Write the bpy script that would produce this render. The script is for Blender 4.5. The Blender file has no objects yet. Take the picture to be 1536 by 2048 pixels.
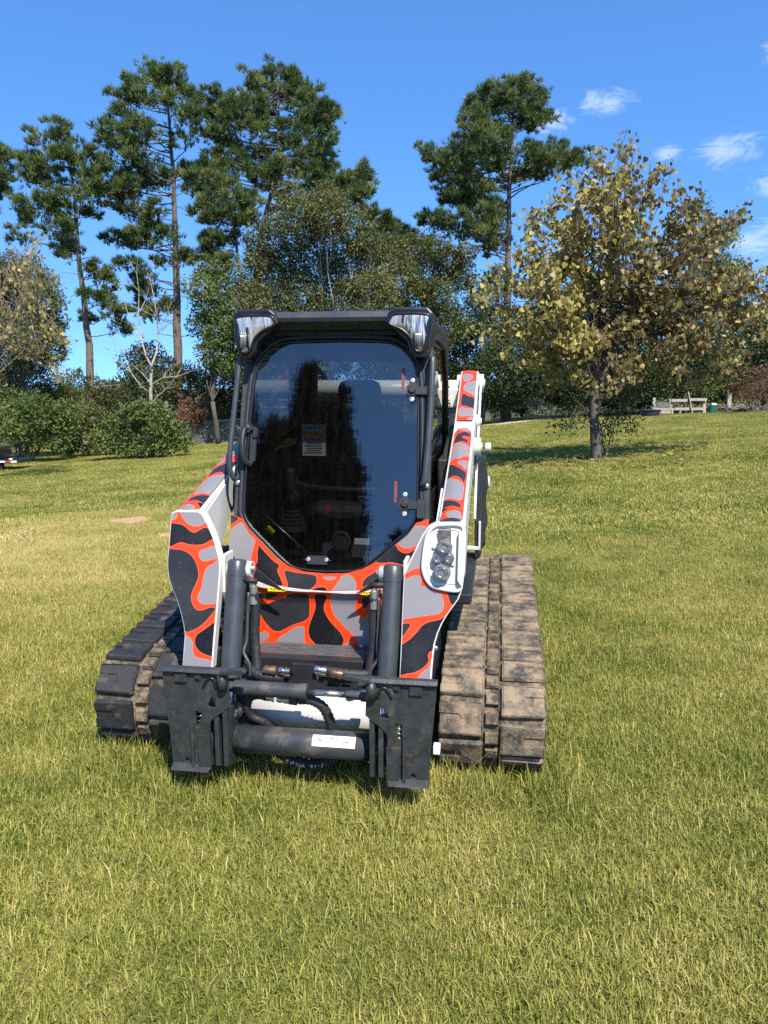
import bpy, bmesh, math, random
import numpy as np
from mathutils import Vector, Matrix, Euler
from mathutils.geometry import delaunay_2d_cdt
random.seed(7); RNG = np.random.default_rng(11)
scene = bpy.context.scene
col = scene.collection
rad = math.radians

# ------------------------------------------------------------------ camera
F, CX, CY, YH, CAMH = 1540.0, 768.0, 1024.0, 770.0, 1.68      # focal length and horizon, in photo pixels
PITCH = math.atan((CY-YH)/F)
cam_data = bpy.data.cameras.new('camera'); cam = bpy.data.objects.new('camera', cam_data); col.objects.link(cam)
cam.location = (0, 0, CAMH); cam.rotation_euler = (rad(90)-PITCH, 0, 0)
cam_data.sensor_fit = 'VERTICAL'; cam_data.sensor_height = 36.0; cam_data.lens = 36.0*F/2048.0
cam_data.clip_start = 0.05; cam_data.clip_end = 3000
scene.camera = cam
scene.render.resolution_x, scene.render.resolution_y = 768, 1024
# ------------------------------------------------------------------ sky, sun, exposure
SUN_AZ, SUN_EL = rad(158), rad(52)            # clockwise from +Y
world = bpy.data.worlds.new('World'); scene.world = world; world.use_nodes = True
wn, wl = world.node_tree.nodes, world.node_tree.links
wn.clear()
def N(nodes, t, **kw):
    n = nodes.new(t)
    for k, v in kw.items():
        if k == 'ins':
            for i, x in v.items(): n.inputs[i].default_value = x
        else: setattr(n, k, v)
    return n
sky = N(wn, 'ShaderNodeTexSky'); sky.sky_type = 'NISHITA'; sky.sun_disc = False
sky.sun_elevation = SUN_EL; sky.sun_rotation = SUN_AZ; sky.altitude = 200; sky.air_density = 1.0; sky.dust_density = 0.2; sky.ozone_density = 1.6
hsv = N(wn, 'ShaderNodeHueSaturation', ins={'Saturation': 1.22, 'Value': 1.0}); wl.new(sky.outputs[0], hsv.inputs['Color'])
tc = N(wn, 'ShaderNodeTexCoord')
lift = N(wn, 'ShaderNodeVectorMath', operation='ADD', ins={1: (0, 0, .19)}); wl.new(tc.outputs['Generated'], lift.inputs[0])
ln_ = N(wn, 'ShaderNodeVectorMath', operation='NORMALIZE'); wl.new(lift.outputs[0], ln_.inputs[0]); wl.new(ln_.outputs[0], sky.inputs[0])
blue = N(wn, 'ShaderNodeVectorMath', operation='MULTIPLY', ins={1: (.98, 1.17, 1.36)}); wl.new(hsv.outputs[0], blue.inputs[0])
bg = N(wn, 'ShaderNodeBackground', ins={1: 0.130}); wo = N(wn, 'ShaderNodeOutputWorld')
# a few fair-weather cloud puffs: small angular patches broken up by noise
CLOUDS = [(0.20,1,.315,.05),(0.27,1,.336,.05),(0.42,1,.284,.06),(0.345,1,.28,.03),(0.50,1,.245,.065),(0.51,1,.195,.08),(0.44,1,.525,.09),(0.39,1,.53,.05),
          (0.54,1,.15,.10),(0.49,1,.40,.05),(0.46,1,.17,.06),(1.1,1,.3,.2),(1.6,.6,.35,.2),(-1.0,.8,.3,.18),(-1.4,-.3,.35,.2),(.9,-.8,.35,.18),(-.9,-1.2,.5,.2),(-.3,-1.2,.35,.18)]
nz = N(wn, 'ShaderNodeTexNoise', ins={'Scale': 22.0, 'Detail': 10.0, 'Roughness': .7, 'Distortion': 1.2}); 
mp = N(wn, 'ShaderNodeMapping', ins={'Scale': (1, 1, 3.0)}); wl.new(tc.outputs['Generated'], mp.inputs[0]); wl.new(mp.outputs[0], nz.inputs['Vector'])
acc = None
for (a, b, c, r) in CLOUDS:
    v = Vector((a, b, c)).normalized()
    sb = N(wn, 'ShaderNodeVectorMath', operation='SUBTRACT', ins={1: v}); wl.new(tc.outputs['Generated'], sb.inputs[0])
    sc_ = N(wn, 'ShaderNodeVectorMath', operation='MULTIPLY', ins={1: (1, 1, 1.9)}); wl.new(sb.outputs[0], sc_.inputs[0])
    ln = N(wn, 'ShaderNodeVectorMath', operation='LENGTH'); wl.new(sc_.outputs[0], ln.inputs[0])
    mr = N(wn, 'ShaderNodeMapRange', ins={'From Min': 0.0, 'From Max': r, 'To Min': 1.0, 'To Max': 0.0}); mr.interpolation_type = 'SMOOTHSTEP'; wl.new(ln.outputs['Value'], mr.inputs[0])
    if acc is None: acc = mr
    else:
        mx = N(wn, 'ShaderNodeMath', operation='MAXIMUM'); wl.new(acc.outputs[0], mx.inputs[0]); wl.new(mr.outputs[0], mx.inputs[1]); acc = mx
ad = N(wn, 'ShaderNodeMath', operation='MULTIPLY_ADD', ins={1: .42}); wl.new(acc.outputs[0], ad.inputs[0]); wl.new(nz.outputs[0], ad.inputs[2])
cr = N(wn, 'ShaderNodeMapRange', ins={'From Min': .62, 'From Max': 1.02, 'To Min': 0.0, 'To Max': .38}); cr.interpolation_type = 'SMOOTHSTEP'; wl.new(ad.outputs[0], cr.inputs[0])
mc = N(wn, 'ShaderNodeMix', data_type='RGBA'); wl.new(cr.outputs[0], mc.inputs[0]); wl.new(blue.outputs[0], mc.inputs[6]); mc.inputs[7].default_value = (5.6, 6.0, 6.6, 1)
wl.new(mc.outputs[2], bg.inputs[0]); wl.new(bg.outputs[0], wo.inputs[0])
sun_d = bpy.data.lights.new('sun', 'SUN'); sun = bpy.data.objects.new('sun', sun_d); col.objects.link(sun)
sun_d.energy = 5.0; sun_d.angle = rad(.53); sun_d.color = (1.0, .95, .86)
to_sun = Vector((math.sin(SUN_AZ)*math.cos(SUN_EL), math.cos(SUN_AZ)*math.cos(SUN_EL), math.sin(SUN_EL)))
sun.rotation_euler = to_sun.to_track_quat('Z', 'Y').to_euler(); sun.location = (10, -20, 30)
vs = scene.view_settings; vs.view_transform = 'Standard'; vs.look = 'None'; vs.exposure = 0.72; vs.gamma = 1.0; vs.use_curve_mapping = False
scene.cycles.max_bounces = 6; scene.cycles.transparent_max_bounces = 12; scene.cycles.use_adaptive_sampling = True; scene.cycles.adaptive_threshold = .012
scene.cycles.use_denoising = False

# ------------------------------------------------------------------ helpers
FW = Vector((0, math.cos(PITCH), -math.sin(PITCH))); UP = Vector((0, math.sin(PITCH), math.cos(PITCH)))
def at(px, py, Y):
    """the point of the place that lies Y metres ahead and is seen at a given spot of the photograph"""
    d = FW + Vector((1, 0, 0))*((px-CX)/F) - UP*((py-CY)/F)
    return Vector((0, 0, CAMH)) + d*(Y/d.y)
def sstep(a, b, t):
    t = np.clip((np.asarray(t, float)-a)/(b-a), 0, 1); return t*t*(3-2*t)
def ground_z(x, y):
    x = np.asarray(x, float); y = np.asarray(y, float)
    f = sstep(4, 18, y); xx = 26*np.tanh(x/26)
    c = -.0205*np.clip(y-5, 0, 55)
    bump = .012*np.sin(x*2.1+1.3*np.sin(y*.7))*np.sin(y*1.7+.4) + .03*np.sin(x*.45+1)*np.sin(y*.37+2)*sstep(5, 12, y)
    return f*.068*xx + c + bump*.6
def gz(x, y): return float(ground_z(x, y))
def on_ground(px, Y):
    x = (px-CX)/F*Y*1.0
    # refine for pitch
    for _ in range(3):
        z = gz(x, Y); D = Y*math.cos(PITCH)+(CAMH-z)*math.sin(PITCH); x = (px-CX)/F*D
    return Vector((x, Y, gz(x, Y)))

def fastmesh(name, V, Fc, mat=None, parent=None, attrs=None, smooth=False, loc=None):
    V = np.asarray(V, np.float32).reshape(-1, 3); Fc = np.asarray(Fc, np.int32); n, k = Fc.shape
    me = bpy.data.meshes.new(name); me.vertices.add(len(V)); me.vertices.foreach_set('co', V.ravel())
    me.loops.add(n*k); me.loops.foreach_set('vertex_index', Fc.ravel())
    me.polygons.add(n); me.polygons.foreach_set('loop_start', np.arange(0, n*k, k, dtype=np.int32))
    try: me.polygons.foreach_set('loop_total', np.full(n, k, dtype=np.int32))
    except Exception: pass
    for an, av in (attrs or {}).items():
        a = me.attributes.new(an, 'FLOAT', 'POINT'); a.data.foreach_set('value', np.asarray(av, np.float32))
    me.update(calc_edges=True); me.validate()
    if smooth: me.polygons.foreach_set('use_smooth', np.ones(n, bool))
    if mat: me.materials.append(mat)
    o = bpy.data.objects.new(name, me); col.objects.link(o)
    if parent: o.parent = parent
    if loc is not None: o.location = loc
    return o

class MB:
    """collects shapes into one mesh"""
    def __init__(s): s.v = []; s.f = []; s.sm = []; s.turned = False
    def add(s, V, Fs, smooth=False):
        b = len(s.v); s.v += [tuple(map(float, v)) for v in V]; s.f += [tuple(i+b for i in f) for f in Fs]; s.sm += [smooth]*len(Fs); return s
    def box(s, c, d, rot=None, taper=1.0):
        hx, hy, hz = d[0]/2, d[1]/2, d[2]/2
        V = [Vector((sx*hx*(taper if sz > 0 else 1), sy*hy*(taper if sz > 0 else 1), sz*hz)) for sz in (-1, 1) for sy in (-1, 1) for sx in (-1, 1)]
        if rot is not None: V = [rot @ v for v in V]
        V = [v+Vector(c) for v in V]
        return s.add(V, [(0, 2, 3, 1), (4, 5, 7, 6), (0, 1, 5, 4), (2, 6, 7, 3), (0, 4, 6, 2), (1, 3, 7, 5)])
    def bbox(s, c, d, b=.006, rot=None):
        """box with chamfered edges"""
        bm = bmesh.new(); bmesh.ops.create_cube(bm, size=1.0)
        for v in bm.verts: v.co = Vector((v.co.x*d[0], v.co.y*d[1], v.co.z*d[2]))
        bmesh.ops.bevel(bm, geom=bm.edges[:], offset=b, segments=2, affect='EDGES', profile=.5)
        for v in bm.verts: v.co = (rot @ v.co if rot is not None else v.co) + Vector(c)
        return s.bm(bm)
    def bm(s, bm, smooth=False):
        bm.verts.index_update(); s.add([v.co for v in bm.verts], [[v.index for v in f.verts] for f in bm.faces], smooth); bm.free(); return s
    def tube(s, path, r, n=10, cap=True, closed=False):
        P = [Vector(p) for p in path]; m = len(P)
        R_ = r if hasattr(r, '__len__') else [r]*m
        V = []; prev = None
        for i, p in enumerate(P):
            if closed: t = (P[(i+1) % m]-P[i-1])
            else: t = P[min(i+1, m-1)]-P[max(i-1, 0)]
            t = t.normalized() if t.length > 1e-9 else Vector((0, 0, 1))
            if prev is None:
                u = t.orthogonal().normalized()
            else:
                u = prev - t*prev.dot(t); u = u.normalized() if u.length > 1e-6 else t.orthogonal().normalized()
            prev = u; w = t.cross(u)
            for k in range(n):
                a = 2*math.pi*k/n; V.append(p+(u*math.cos(a)+w*math.sin(a))*R_[i])
        Fs = []
        for i in range(m if closed else m-1):
            j = (i+1) % m
            for k in range(n):
                k2 = (k+1) % n; Fs.append((i*n+k, i*n+k2, j*n+k2, j*n+k))
        s.add(V, Fs, True)
        if cap and not closed:
            b = len(s.v)-len(V)
            s.f.append(tuple(b+k for k in range(n-1, -1, -1))); s.sm.append(False)
            s.f.append(tuple(b+(m-1)*n+k for k in range(n))); s.sm.append(False)
        return s
    def cyl(s, p0, p1, r, n=20, r1=None): return s.tube([p0, p1], [r, r if r1 is None else r1], n)
    def disc_steps(s, p, ax, steps, n=20):
        """a turned piece: steps = [(distance along axis, radius), ...]"""
        s.turned = True; p = Vector(p); ax = Vector(ax).normalized(); pa = []; rr = []
        for d, r in steps: pa.append(p+ax*d); rr.append(r)
        u = ax.orthogonal().normalized(); w = ax.cross(u); V = []
        for q, r in zip(pa, rr):
            for k in range(n):
                a = 2*math.pi*k/n; V.append(q+(u*math.cos(a)+w*math.sin(a))*r)
        Fs = [(i*n+k, i*n+(k+1) % n, (i+1)*n+(k+1) % n, (i+1)*n+k) for i in range(len(pa)-1) for k in range(n)]
        Fs += [tuple(range(n-1, -1, -1)), tuple((len(pa)-1)*n+k for k in range(n))]
        return s.add(V, Fs, False)
    def prism(s, poly, d0, d1, fn):
        """poly of (u, v); fn(u, v, d) gives the point; extruded from d0 to d1"""
        n = len(poly); V = [fn(u, v, d0) for u, v in poly]+[fn(u, v, d1) for u, v in poly]
        Fs = [tuple(range(n)), tuple(range(2*n-1, n-1, -1))]+[(i, i+n, (i+1) % n+n, (i+1) % n) for i in range(n)]
        return s.add(V, Fs)
    def build(s, name, mat, parent=None, bevel=0, loc=None):
        me = bpy.data.meshes.new(name); me.from_pydata(s.v, [], s.f); me.update()
        bm = bmesh.new(); bm.from_mesh(me); bmesh.ops.recalc_face_normals(bm, faces=bm.faces)
        bm.to_mesh(me); bm.free()
        if len(me.polygons) == len(s.sm): me.polygons.foreach_set('use_smooth', np.array(s.sm, bool))
        if s.turned: me.polygons.foreach_set('use_smooth', np.ones(len(me.polygons), bool)); me.set_sharp_from_angle(angle=rad(32))
        if mat: me.materials.append(mat)
        o = bpy.data.objects.new(name, me); col.objects.link(o)
        if parent: o.parent = parent
        if loc is not None: o.location = loc
        if bevel:
            m = o.modifiers.new('bevel', 'BEVEL'); m.width = bevel; m.segments = 2; m.limit_method = 'ANGLE'; m.angle_limit = rad(50)
        return o
def tag(o, label=None, cat=None, group=None, kind=None):
    if label: o['label'] = label
    if cat: o['category'] = cat
    if group: o['group'] = group
    if kind: o['kind'] = kind
    return o
def empty(name, loc=(0, 0, 0), rz=0, label=None, cat=None, group=None):
    o = bpy.data.objects.new(name, None); col.objects.link(o); o.location = loc; o.rotation_euler = (0, 0, rz); o.empty_display_size = .1
    return tag(o, label, cat, group)
def spline(pts, n=6, closed=True):
    P = [np.array(p, float) for p in pts]; m = len(P); out = []
    for i in range(m if closed else m-1):
        if closed: p0, p1, p2, p3 = P[i-1], P[i], P[(i+1) % m], P[(i+2) % m]
        else: p0, p1, p2, p3 = P[max(i-1, 0)], P[i], P[i+1], P[min(i+2, m-1)]
        for k in range(n):
            t = k/n; out.append(.5*((2*p1)+(-p0+p2)*t+(2*p0-5*p1+4*p2-p3)*t*t+(-p0+3*p1-3*p2+p3)*t**3))
    if not closed: out.append(P[-1])
    return [tuple(p) for p in out]

# ------------------------------------------------------------------ materials
MATS = {}
def new_mat(name):
    m = bpy.data.materials.new(name); m.use_nodes = True; m.node_tree.nodes.clear(); MATS[name] = m
    nd, lk = m.node_tree.nodes, m.node_tree.links
    out = nd.new('ShaderNodeOutputMaterial'); return m, nd, lk, out
def pm(name, c, rough=.5, metal=0.0, var=.12, vscale=9.0, dirt=None, dirt_amt=.0, dirt_scale=6.0, bump=0.0, bscale=60.0, coat=0.0, spec=.5):
    """principled paint with slight tone variation and optional dirt patches"""
    m, nd, lk, out = new_mat(name)
    b = N(nd, 'ShaderNodeBsdfPrincipled', ins={'Metallic': metal, 'Coat Weight': coat, 'Coat Roughness': .12, 'Specular IOR Level': spec})
    g = N(nd, 'ShaderNodeNewGeometry')
    n1 = N(nd, 'ShaderNodeTexNoise', ins={'Scale': vscale, 'Detail': 5.0, 'Roughness': .6}); lk.new(g.outputs['Position'], n1.inputs['Vector'])
    r1 = N(nd, 'ShaderNodeMapRange', ins={1: .3, 2: .7, 3: 1-var, 4: 1+var}); lk.new(n1.outputs[0], r1.inputs[0])
    mu = N(nd, 'ShaderNodeVectorMath', operation='SCALE'); mu.inputs[0].default_value = c; lk.new(r1.outputs[0], mu.inputs['Scale'])
    last = mu.outputs[0]
    rr = N(nd, 'ShaderNodeMapRange', ins={1: .3, 2: .7, 3: max(rough-.08, .02), 4: min(rough+.1, 1)}); lk.new(n1.outputs[0], rr.inputs[0])
    rl = rr.outputs[0]
    if dirt:
        n2 = N(nd, 'ShaderNodeTexNoise', ins={'Scale': dirt_scale, 'Detail': 8.0, 'Roughness': .7}); lk.new(g.outputs['Position'], n2.inputs['Vector'])
        r2 = N(nd, 'ShaderNodeMapRange', ins={1: .62-.35*dirt_amt, 2: .78-.3*dirt_amt, 3: 0.0, 4: .9}); lk.new(n2.outputs[0], r2.inputs[0])
        mx = N(nd, 'ShaderNodeMix', data_type='RGBA'); lk.new(r2.outputs[0], mx.inputs[0]); lk.new(last, mx.inputs[6]); mx.inputs[7].default_value = (*dirt, 1); last = mx.outputs[2]
        mr = N(nd, 'ShaderNodeMix', data_type='FLOAT'); lk.new(r2.outputs[0], mr.inputs[0]); lk.new(rl, mr.inputs[2]); mr.inputs[3].default_value = .9; rl = mr.outputs[0]
    lk.new(last, b.inputs['Base Color']); lk.new(rl, b.inputs['Roughness'])
    if bump:
        n3 = N(nd, 'ShaderNodeTexNoise', ins={'Scale': bscale, 'Detail': 4.0}); lk.new(g.outputs['Position'], n3.inputs['Vector'])
        bp = N(nd, 'ShaderNodeBump', ins={'Strength': bump, 'Distance': .01}); lk.new(n3.outputs[0], bp.inputs['Height']); lk.new(bp.outputs[0], b.inputs['Normal'])
    lk.new(b.outputs[0], out.inputs[0]); return m
def leafm(name, c0, c1, c2=None, trans=.3, rough=.55):
    """foliage: colour runs along the per-leaf tint, a share of the light passes through"""
    m, nd, lk, out = new_mat(name)
    a = N(nd, 'ShaderNodeAttribute', attribute_name='tint')
    rp = N(nd, 'ShaderNodeValToRGB'); lk.new(a.outputs['Fac'], rp.inputs[0])
    el = rp.color_ramp.elements; el[0].color = (*c0, 1); el[1].color = (*c1, 1)
    if c2: e = el.new(.5); e.color = (*c1, 1); el[-1].color = (*c2, 1)
    b = N(nd, 'ShaderNodeBsdfPrincipled', ins={'Roughness': rough, 'Specular IOR Level': .35}); lk.new(rp.outputs[0], b.inputs['Base Color'])
    t = N(nd, 'ShaderNodeBsdfTranslucent'); lk.new(rp.outputs[0], t.inputs[0])
    mx = N(nd, 'ShaderNodeMixShader', ins={0: trans}); lk.new(b.outputs[0], mx.inputs[1]); lk.new(t.outputs[0], mx.inputs[2]); lk.new(mx.outputs[0], out.inputs[0])
    return m
MUD = (.29, .21, .13)
pm('black_paint', (.018, .019, .021), .38, var=.15, dirt=(.1, .085, .06), dirt_amt=-.15)
pm('cab_black', (.011, .0115, .012), .3, var=.1, spec=.5)
pm('graphite_paint', (.040, .045, .049), .38, var=.12, vscale=14, dirt=(.12, .1, .07), dirt_amt=.0, dirt_scale=12)
pm('dusty_graphite', (.040, .043, .046), .42, var=.25, vscale=16, dirt=(.13, .105, .075), dirt_amt=.22, dirt_scale=8, bump=.1, bscale=90)
pm('worn_black', (.030, .032, .032), .45, var=.3, vscale=22, dirt=(.13, .10, .065), dirt_amt=.14, dirt_scale=9, bump=.15, bscale=120)
pm('white_paint', (.56, .545, .50), .38, var=.04, vscale=5, dirt=(.36, .30, .22), dirt_amt=-.06, dirt_scale=11)
pm('rubber', (.016, .016, .017), .62, var=.3, vscale=30, dirt=(.1, .075, .05), dirt_amt=-.02, dirt_scale=10, bump=.2)
pm('black_plastic', (.014, .014, .015), .55, var=.2, bump=.1, bscale=200)
pm('muddy_rubber', (.050, .044, .037), .75, var=.3, vscale=16, dirt=MUD, dirt_amt=.63, dirt_scale=11, bump=.5, bscale=90)
pm('caked_belt', (.05, .04, .03), .85, var=.35, vscale=24, dirt=(.27, .19, .115), dirt_amt=.5, dirt_scale=16, bump=.7, bscale=70)
pm('clean_tread', (.020, .019, .019), .6, var=.25, vscale=18, dirt=(.14, .105, .07), dirt_amt=.22, dirt_scale=15, bump=.25, bscale=120)
pm('steel', (.40, .36, .31), .38, metal=1.0, var=.2, vscale=40)
pm('chrome', (.72, .67, .60), .22, metal=1.0, var=.05)
pm('bolt_zinc', (.62, .6, .55), .35, metal=.9, var=.1)
pm('copper_fitting', (.20, .125, .08), .4, metal=.7, var=.2)
pm('yellow_decal', (.8, .62, .02), .4, var=.04)
pm('decal_white', (.78, .76, .68), .5, var=.05)
pm('sign_white_shaded', (.42, .41, .37), .5, var=.08)  # white sign toned down to grey: shade on it is put into the colour
pm('decal_black', (.015, .015, .015), .5)
pm('decal_orange', (.75, .2, .04), .5)
pm('red_plastic', (.5, .02, .03), .4)
pm('red_reflector', (.40, .05, .04), .35)
pm('red_sticker', (.16, .03, .03), .5)
pm('interior', (.012, .012, .013), .7)
pm('seat_vinyl', (.02, .02, .022), .55, bump=.3, bscale=90)
pm('grey_plate', (.075, .073, .073), .5, var=.12, dirt=(.3, .25, .18), dirt_amt=-.05, dirt_scale=15)
pm('bark_pine', (.145, .108, .082), .9, var=.45, vscale=7, bump=.8, bscale=9)
pm('bark_dark', (.10, .08, .06), .9, var=.4, vscale=9, bump=.6, bscale=14)
pm('bark_pale', (.36, .30, .235), .85, var=.25, vscale=8, bump=.4, bscale=16)
pm('bark_twig', (.21, .155, .105), .85, var=.25, vscale=8)
pm('galvanised', (.5, .5, .48), .55, metal=.6, var=.15)
pm('old_wood', (.36, .31, .24), .85, var=.3, vscale=12, bump=.4)
pm('new_wood', (.55, .3, .14), .8, var=.15, vscale=8)
pm('bin_green', (.02, .13, .09), .5)
pm('tub_dark', (.03, .035, .045), .5)
pm('gravel_pale', (.5, .46, .36), .95, var=.3, vscale=30, bump=.8, bscale=25)
pm('clay', (.44, .25, .125), .95, var=.25, vscale=25, bump=.8, bscale=40)
leafm('needles', (.05, .088, .026), (.10, .14, .036), (.24, .25, .068), trans=.28, rough=.5)
leafm('leaf_green', (.06, .095, .023), (.125, .165, .038), (.26, .28, .06), trans=.32)
leafm('leaf_dark', (.024, .042, .014), (.05, .072, .02), (.105, .125, .032), trans=.25)
leafm('leaf_olive', (.065, .078, .02), (.125, .13, .034), (.24, .205, .07), trans=.28)
leafm('leaf_mixed', (0.046, 0.069, 0.0161), (0.115, 0.1207, 0.0276), (0.276, 0.23, 0.0575), trans=.3)
leafm('leaf_rust', (0.11, 0.055, 0.0275), (0.187, 0.0935, 0.0495), (0.286, 0.176, 0.088), trans=.25)
leafm('leaf_redbud', (.125, .088, .037), (.245, .19, .065), (.50, .42, .105), trans=.36, rough=.45)
leafm('leaf_yellow', (.26, .21, .06), (.40, .34, .10), (.52, .45, .13), trans=.35)
leafm('mirror_needles', (.012, .02, .008), (.02, .035, .012), (.04, .055, .016), trans=.1)

# camouflage wrap: distances to the grey, charcoal and black patches are stored on the panel, all else is orange
def camo_mat():
    m, nd, lk, out = new_mat('camo_wrap')
    b = N(nd, 'ShaderNodeBsdfPrincipled', ins={'Roughness': .36, 'Specular IOR Level': .4})
    g = N(nd, 'ShaderNodeNewGeometry'); nn = N(nd, 'ShaderNodeTexNoise', ins={'Scale': 5.0, 'Detail': 6.0, 'Roughness': .65}); lk.new(g.outputs['Position'], nn.inputs['Vector'])
    last = None; ats = {}
    base = N(nd, 'ShaderNodeRGB'); base.outputs[0].default_value = (.86, .046, .003, 1); last = base.outputs[0]
    def over(fac, colr):
        nonlocal last
        mx = N(nd, 'ShaderNodeMix', data_type='RGBA'); lk.new(fac, mx.inputs[0]); lk.new(last, mx.inputs[6]); mx.inputs[7].default_value = (*colr, 1); last = mx.outputs[2]
    for k, cc in (('sg', (.205, .192, .200)), ('sc', (.021, .021, .024)), ('sb', (.0065, .0065, .008))):
        a = N(nd, 'ShaderNodeAttribute', attribute_name=k); ats[k] = a
        rim = N(nd, 'ShaderNodeMapRange', ins={1: .0042, 2: .0026, 3: 0.0, 4: .45}); lk.new(a.outputs['Fac'], rim.inputs[0]); over(rim.outputs[0], (.9, .13, .08))
        ins_ = N(nd, 'ShaderNodeMapRange', ins={1: .0006, 2: -.0006, 3: 0.0, 4: 1.0}); lk.new(a.outputs['Fac'], ins_.inputs[0]); over(ins_.outputs[0], cc)
    dr = N(nd, 'ShaderNodeMapRange', ins={1: .5, 2: .8, 3: 0.0, 4: .05}); lk.new(nn.outputs[0], dr.inputs[0]); over(dr.outputs[0], (.3, .25, .2))
    mps = N(nd, 'ShaderNodeMapping', ins={'Scale': (55, 55, 2.5), 'Rotation': (.5, .9, .3)}); lk.new(g.outputs['Position'], mps.inputs[0])
    ns = N(nd, 'ShaderNodeTexNoise', ins={'Scale': 3.0, 'Detail': 4.0}); lk.new(mps.outputs[0], ns.inputs['Vector'])
    sr = N(nd, 'ShaderNodeMapRange', ins={1: .70, 2: .74, 3: 0.0, 4: .22}); lk.new(ns.outputs[0], sr.inputs[0]); over(sr.outputs[0], (.5, .47, .44))
    nf = N(nd, 'ShaderNodeTexNoise', ins={'Scale': 140.0, 'Detail': 5.0, 'Roughness': .7}); lk.new(g.outputs['Position'], nf.inputs['Vector'])
    fr_ = N(nd, 'ShaderNodeMapRange', ins={1: .6, 2: .8, 3: 0.0, 4: .14}); lk.new(nf.outputs[0], fr_.inputs[0]); over(fr_.outputs[0], (.33, .27, .2))
    rr = N(nd, 'ShaderNodeMapRange', ins={1: .3, 2: .7, 3: .26, 4: .52}); lk.new(nn.outputs[0], rr.inputs[0]); lk.new(rr.outputs[0], b.inputs['Roughness'])
    lk.new(last, b.inputs['Base Color']); lk.new(b.outputs[0], out.inputs[0]); return m
camo_mat()
def glass_mat(name, tint, ior, ripple=0.0, smear=0.0):
    m, nd, lk, out = new_mat(name)
    t = N(nd, 'ShaderNodeBsdfTransparent'); t.inputs[0].default_value = (*tint, 1)
    gl = N(nd, 'ShaderNodeBsdfGlossy', ins={'Roughness': .015}); gl.inputs[0].default_value = (1, .96, .9, 1)
    g = N(nd, 'ShaderNodeNewGeometry'); f0 = ((ior-1)/(ior+1))**2
    dt = N(nd, 'ShaderNodeVectorMath', operation='DOT_PRODUCT'); lk.new(g.outputs['Normal'], dt.inputs[0]); lk.new(g.outputs['Incoming'], dt.inputs[1])
    ab = N(nd, 'ShaderNodeMath', operation='ABSOLUTE'); lk.new(dt.outputs['Value'], ab.inputs[0])
    om = N(nd, 'ShaderNodeMath', operation='SUBTRACT', ins={0: 1.0}); lk.new(ab.outputs[0], om.inputs[1])
    pw = N(nd, 'ShaderNodeMath', operation='POWER', ins={1: 5.0}); lk.new(om.outputs[0], pw.inputs[0])
    fr = N(nd, 'ShaderNodeMath', operation='MULTIPLY_ADD', ins={1: 1-f0, 2: f0}); lk.new(pw.outputs[0], fr.inputs[0])
    if ripple:
        mp_ = N(nd, 'ShaderNodeMapping', ins={'Scale': (60, 60, 5)}); lk.new(g.outputs['Position'], mp_.inputs[0])
        nn = N(nd, 'ShaderNodeTexNoise', ins={'Scale': 1.0, 'Detail': 3.0}); lk.new(mp_.outputs[0], nn.inputs['Vector'])
        bp = N(nd, 'ShaderNodeBump', ins={'Strength': ripple, 'Distance': .002}); lk.new(nn.outputs[0], bp.inputs['Height']); lk.new(bp.outputs[0], gl.inputs['Normal'])
    mx = N(nd, 'ShaderNodeMixShader'); lk.new(fr.outputs[0], mx.inputs[0]); lk.new(t.outputs[0], mx.inputs[1]); lk.new(gl.outputs[0], mx.inputs[2]); last = mx.outputs[0]
    if smear:
        mp2 = N(nd, 'ShaderNodeMapping', ins={'Scale': (38, 38, 3.2)}); lk.new(g.outputs['Position'], mp2.inputs[0])
        n2 = N(nd, 'ShaderNodeTexNoise', ins={'Scale': 1.0, 'Detail': 7.0, 'Roughness': .7}); lk.new(mp2.outputs[0], n2.inputs['Vector'])
        r2 = N(nd, 'ShaderNodeMapRange', ins={1: .4, 2: .8, 3: .002, 4: smear}); lk.new(n2.outputs[0], r2.inputs[0])
        df = N(nd, 'ShaderNodeBsdfDiffuse'); df.inputs[0].default_value = (.42, .36, .3, 1)
        m2 = N(nd, 'ShaderNodeMixShader'); lk.new(r2.outputs[0], m2.inputs[0]); lk.new(last, m2.inputs[1]); lk.new(df.outputs[0], m2.inputs[2]); last = m2.outputs[0]
    lk.new(last, out.inputs[0]); return m
glass_mat('windshield_glass', (.36, .38, .38), 2.1, ripple=.03, smear=.012)
glass_mat('side_glass', (.12, .13, .13), 2.6)
glass_mat('rear_glass', (.7, .74, .72), 1.5)
def lens_mat():
    m, nd, lk, out = new_mat('lamp_lens')
    b = N(nd, 'ShaderNodeBsdfPrincipled', ins={'Metallic': .55, 'Roughness': .18});     g = N(nd, 'ShaderNodeNewGeometry')
    mp_ = N(nd, 'ShaderNodeMapping', ins={'Scale': (85, 30, 14)}); lk.new(g.outputs['Position'], mp_.inputs[0])
    v = N(nd, 'ShaderNodeTexVoronoi', ins={'Scale': 1.0}); lk.new(mp_.outputs[0], v.inputs['Vector'])
    cr_ = N(nd, 'ShaderNodeValToRGB'); lk.new(v.outputs['Color'], cr_.inputs[0]); cr_.color_ramp.elements[0].position = .15; cr_.color_ramp.elements[0].color = (.05, .05, .048, 1); cr_.color_ramp.elements[1].position = .6; cr_.color_ramp.elements[1].color = (.55, .54, .52, 1); lk.new(cr_.outputs[0], b.inputs['Base Color'])
    bp = N(nd, 'ShaderNodeBump', ins={'Strength': .35, 'Distance': .006}); lk.new(v.outputs['Distance'], bp.inputs['Height']); lk.new(bp.outputs[0], b.inputs['Normal'])
    lk.new(b.outputs[0], out.inputs[0])
lens_mat()
M = MATS

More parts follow.
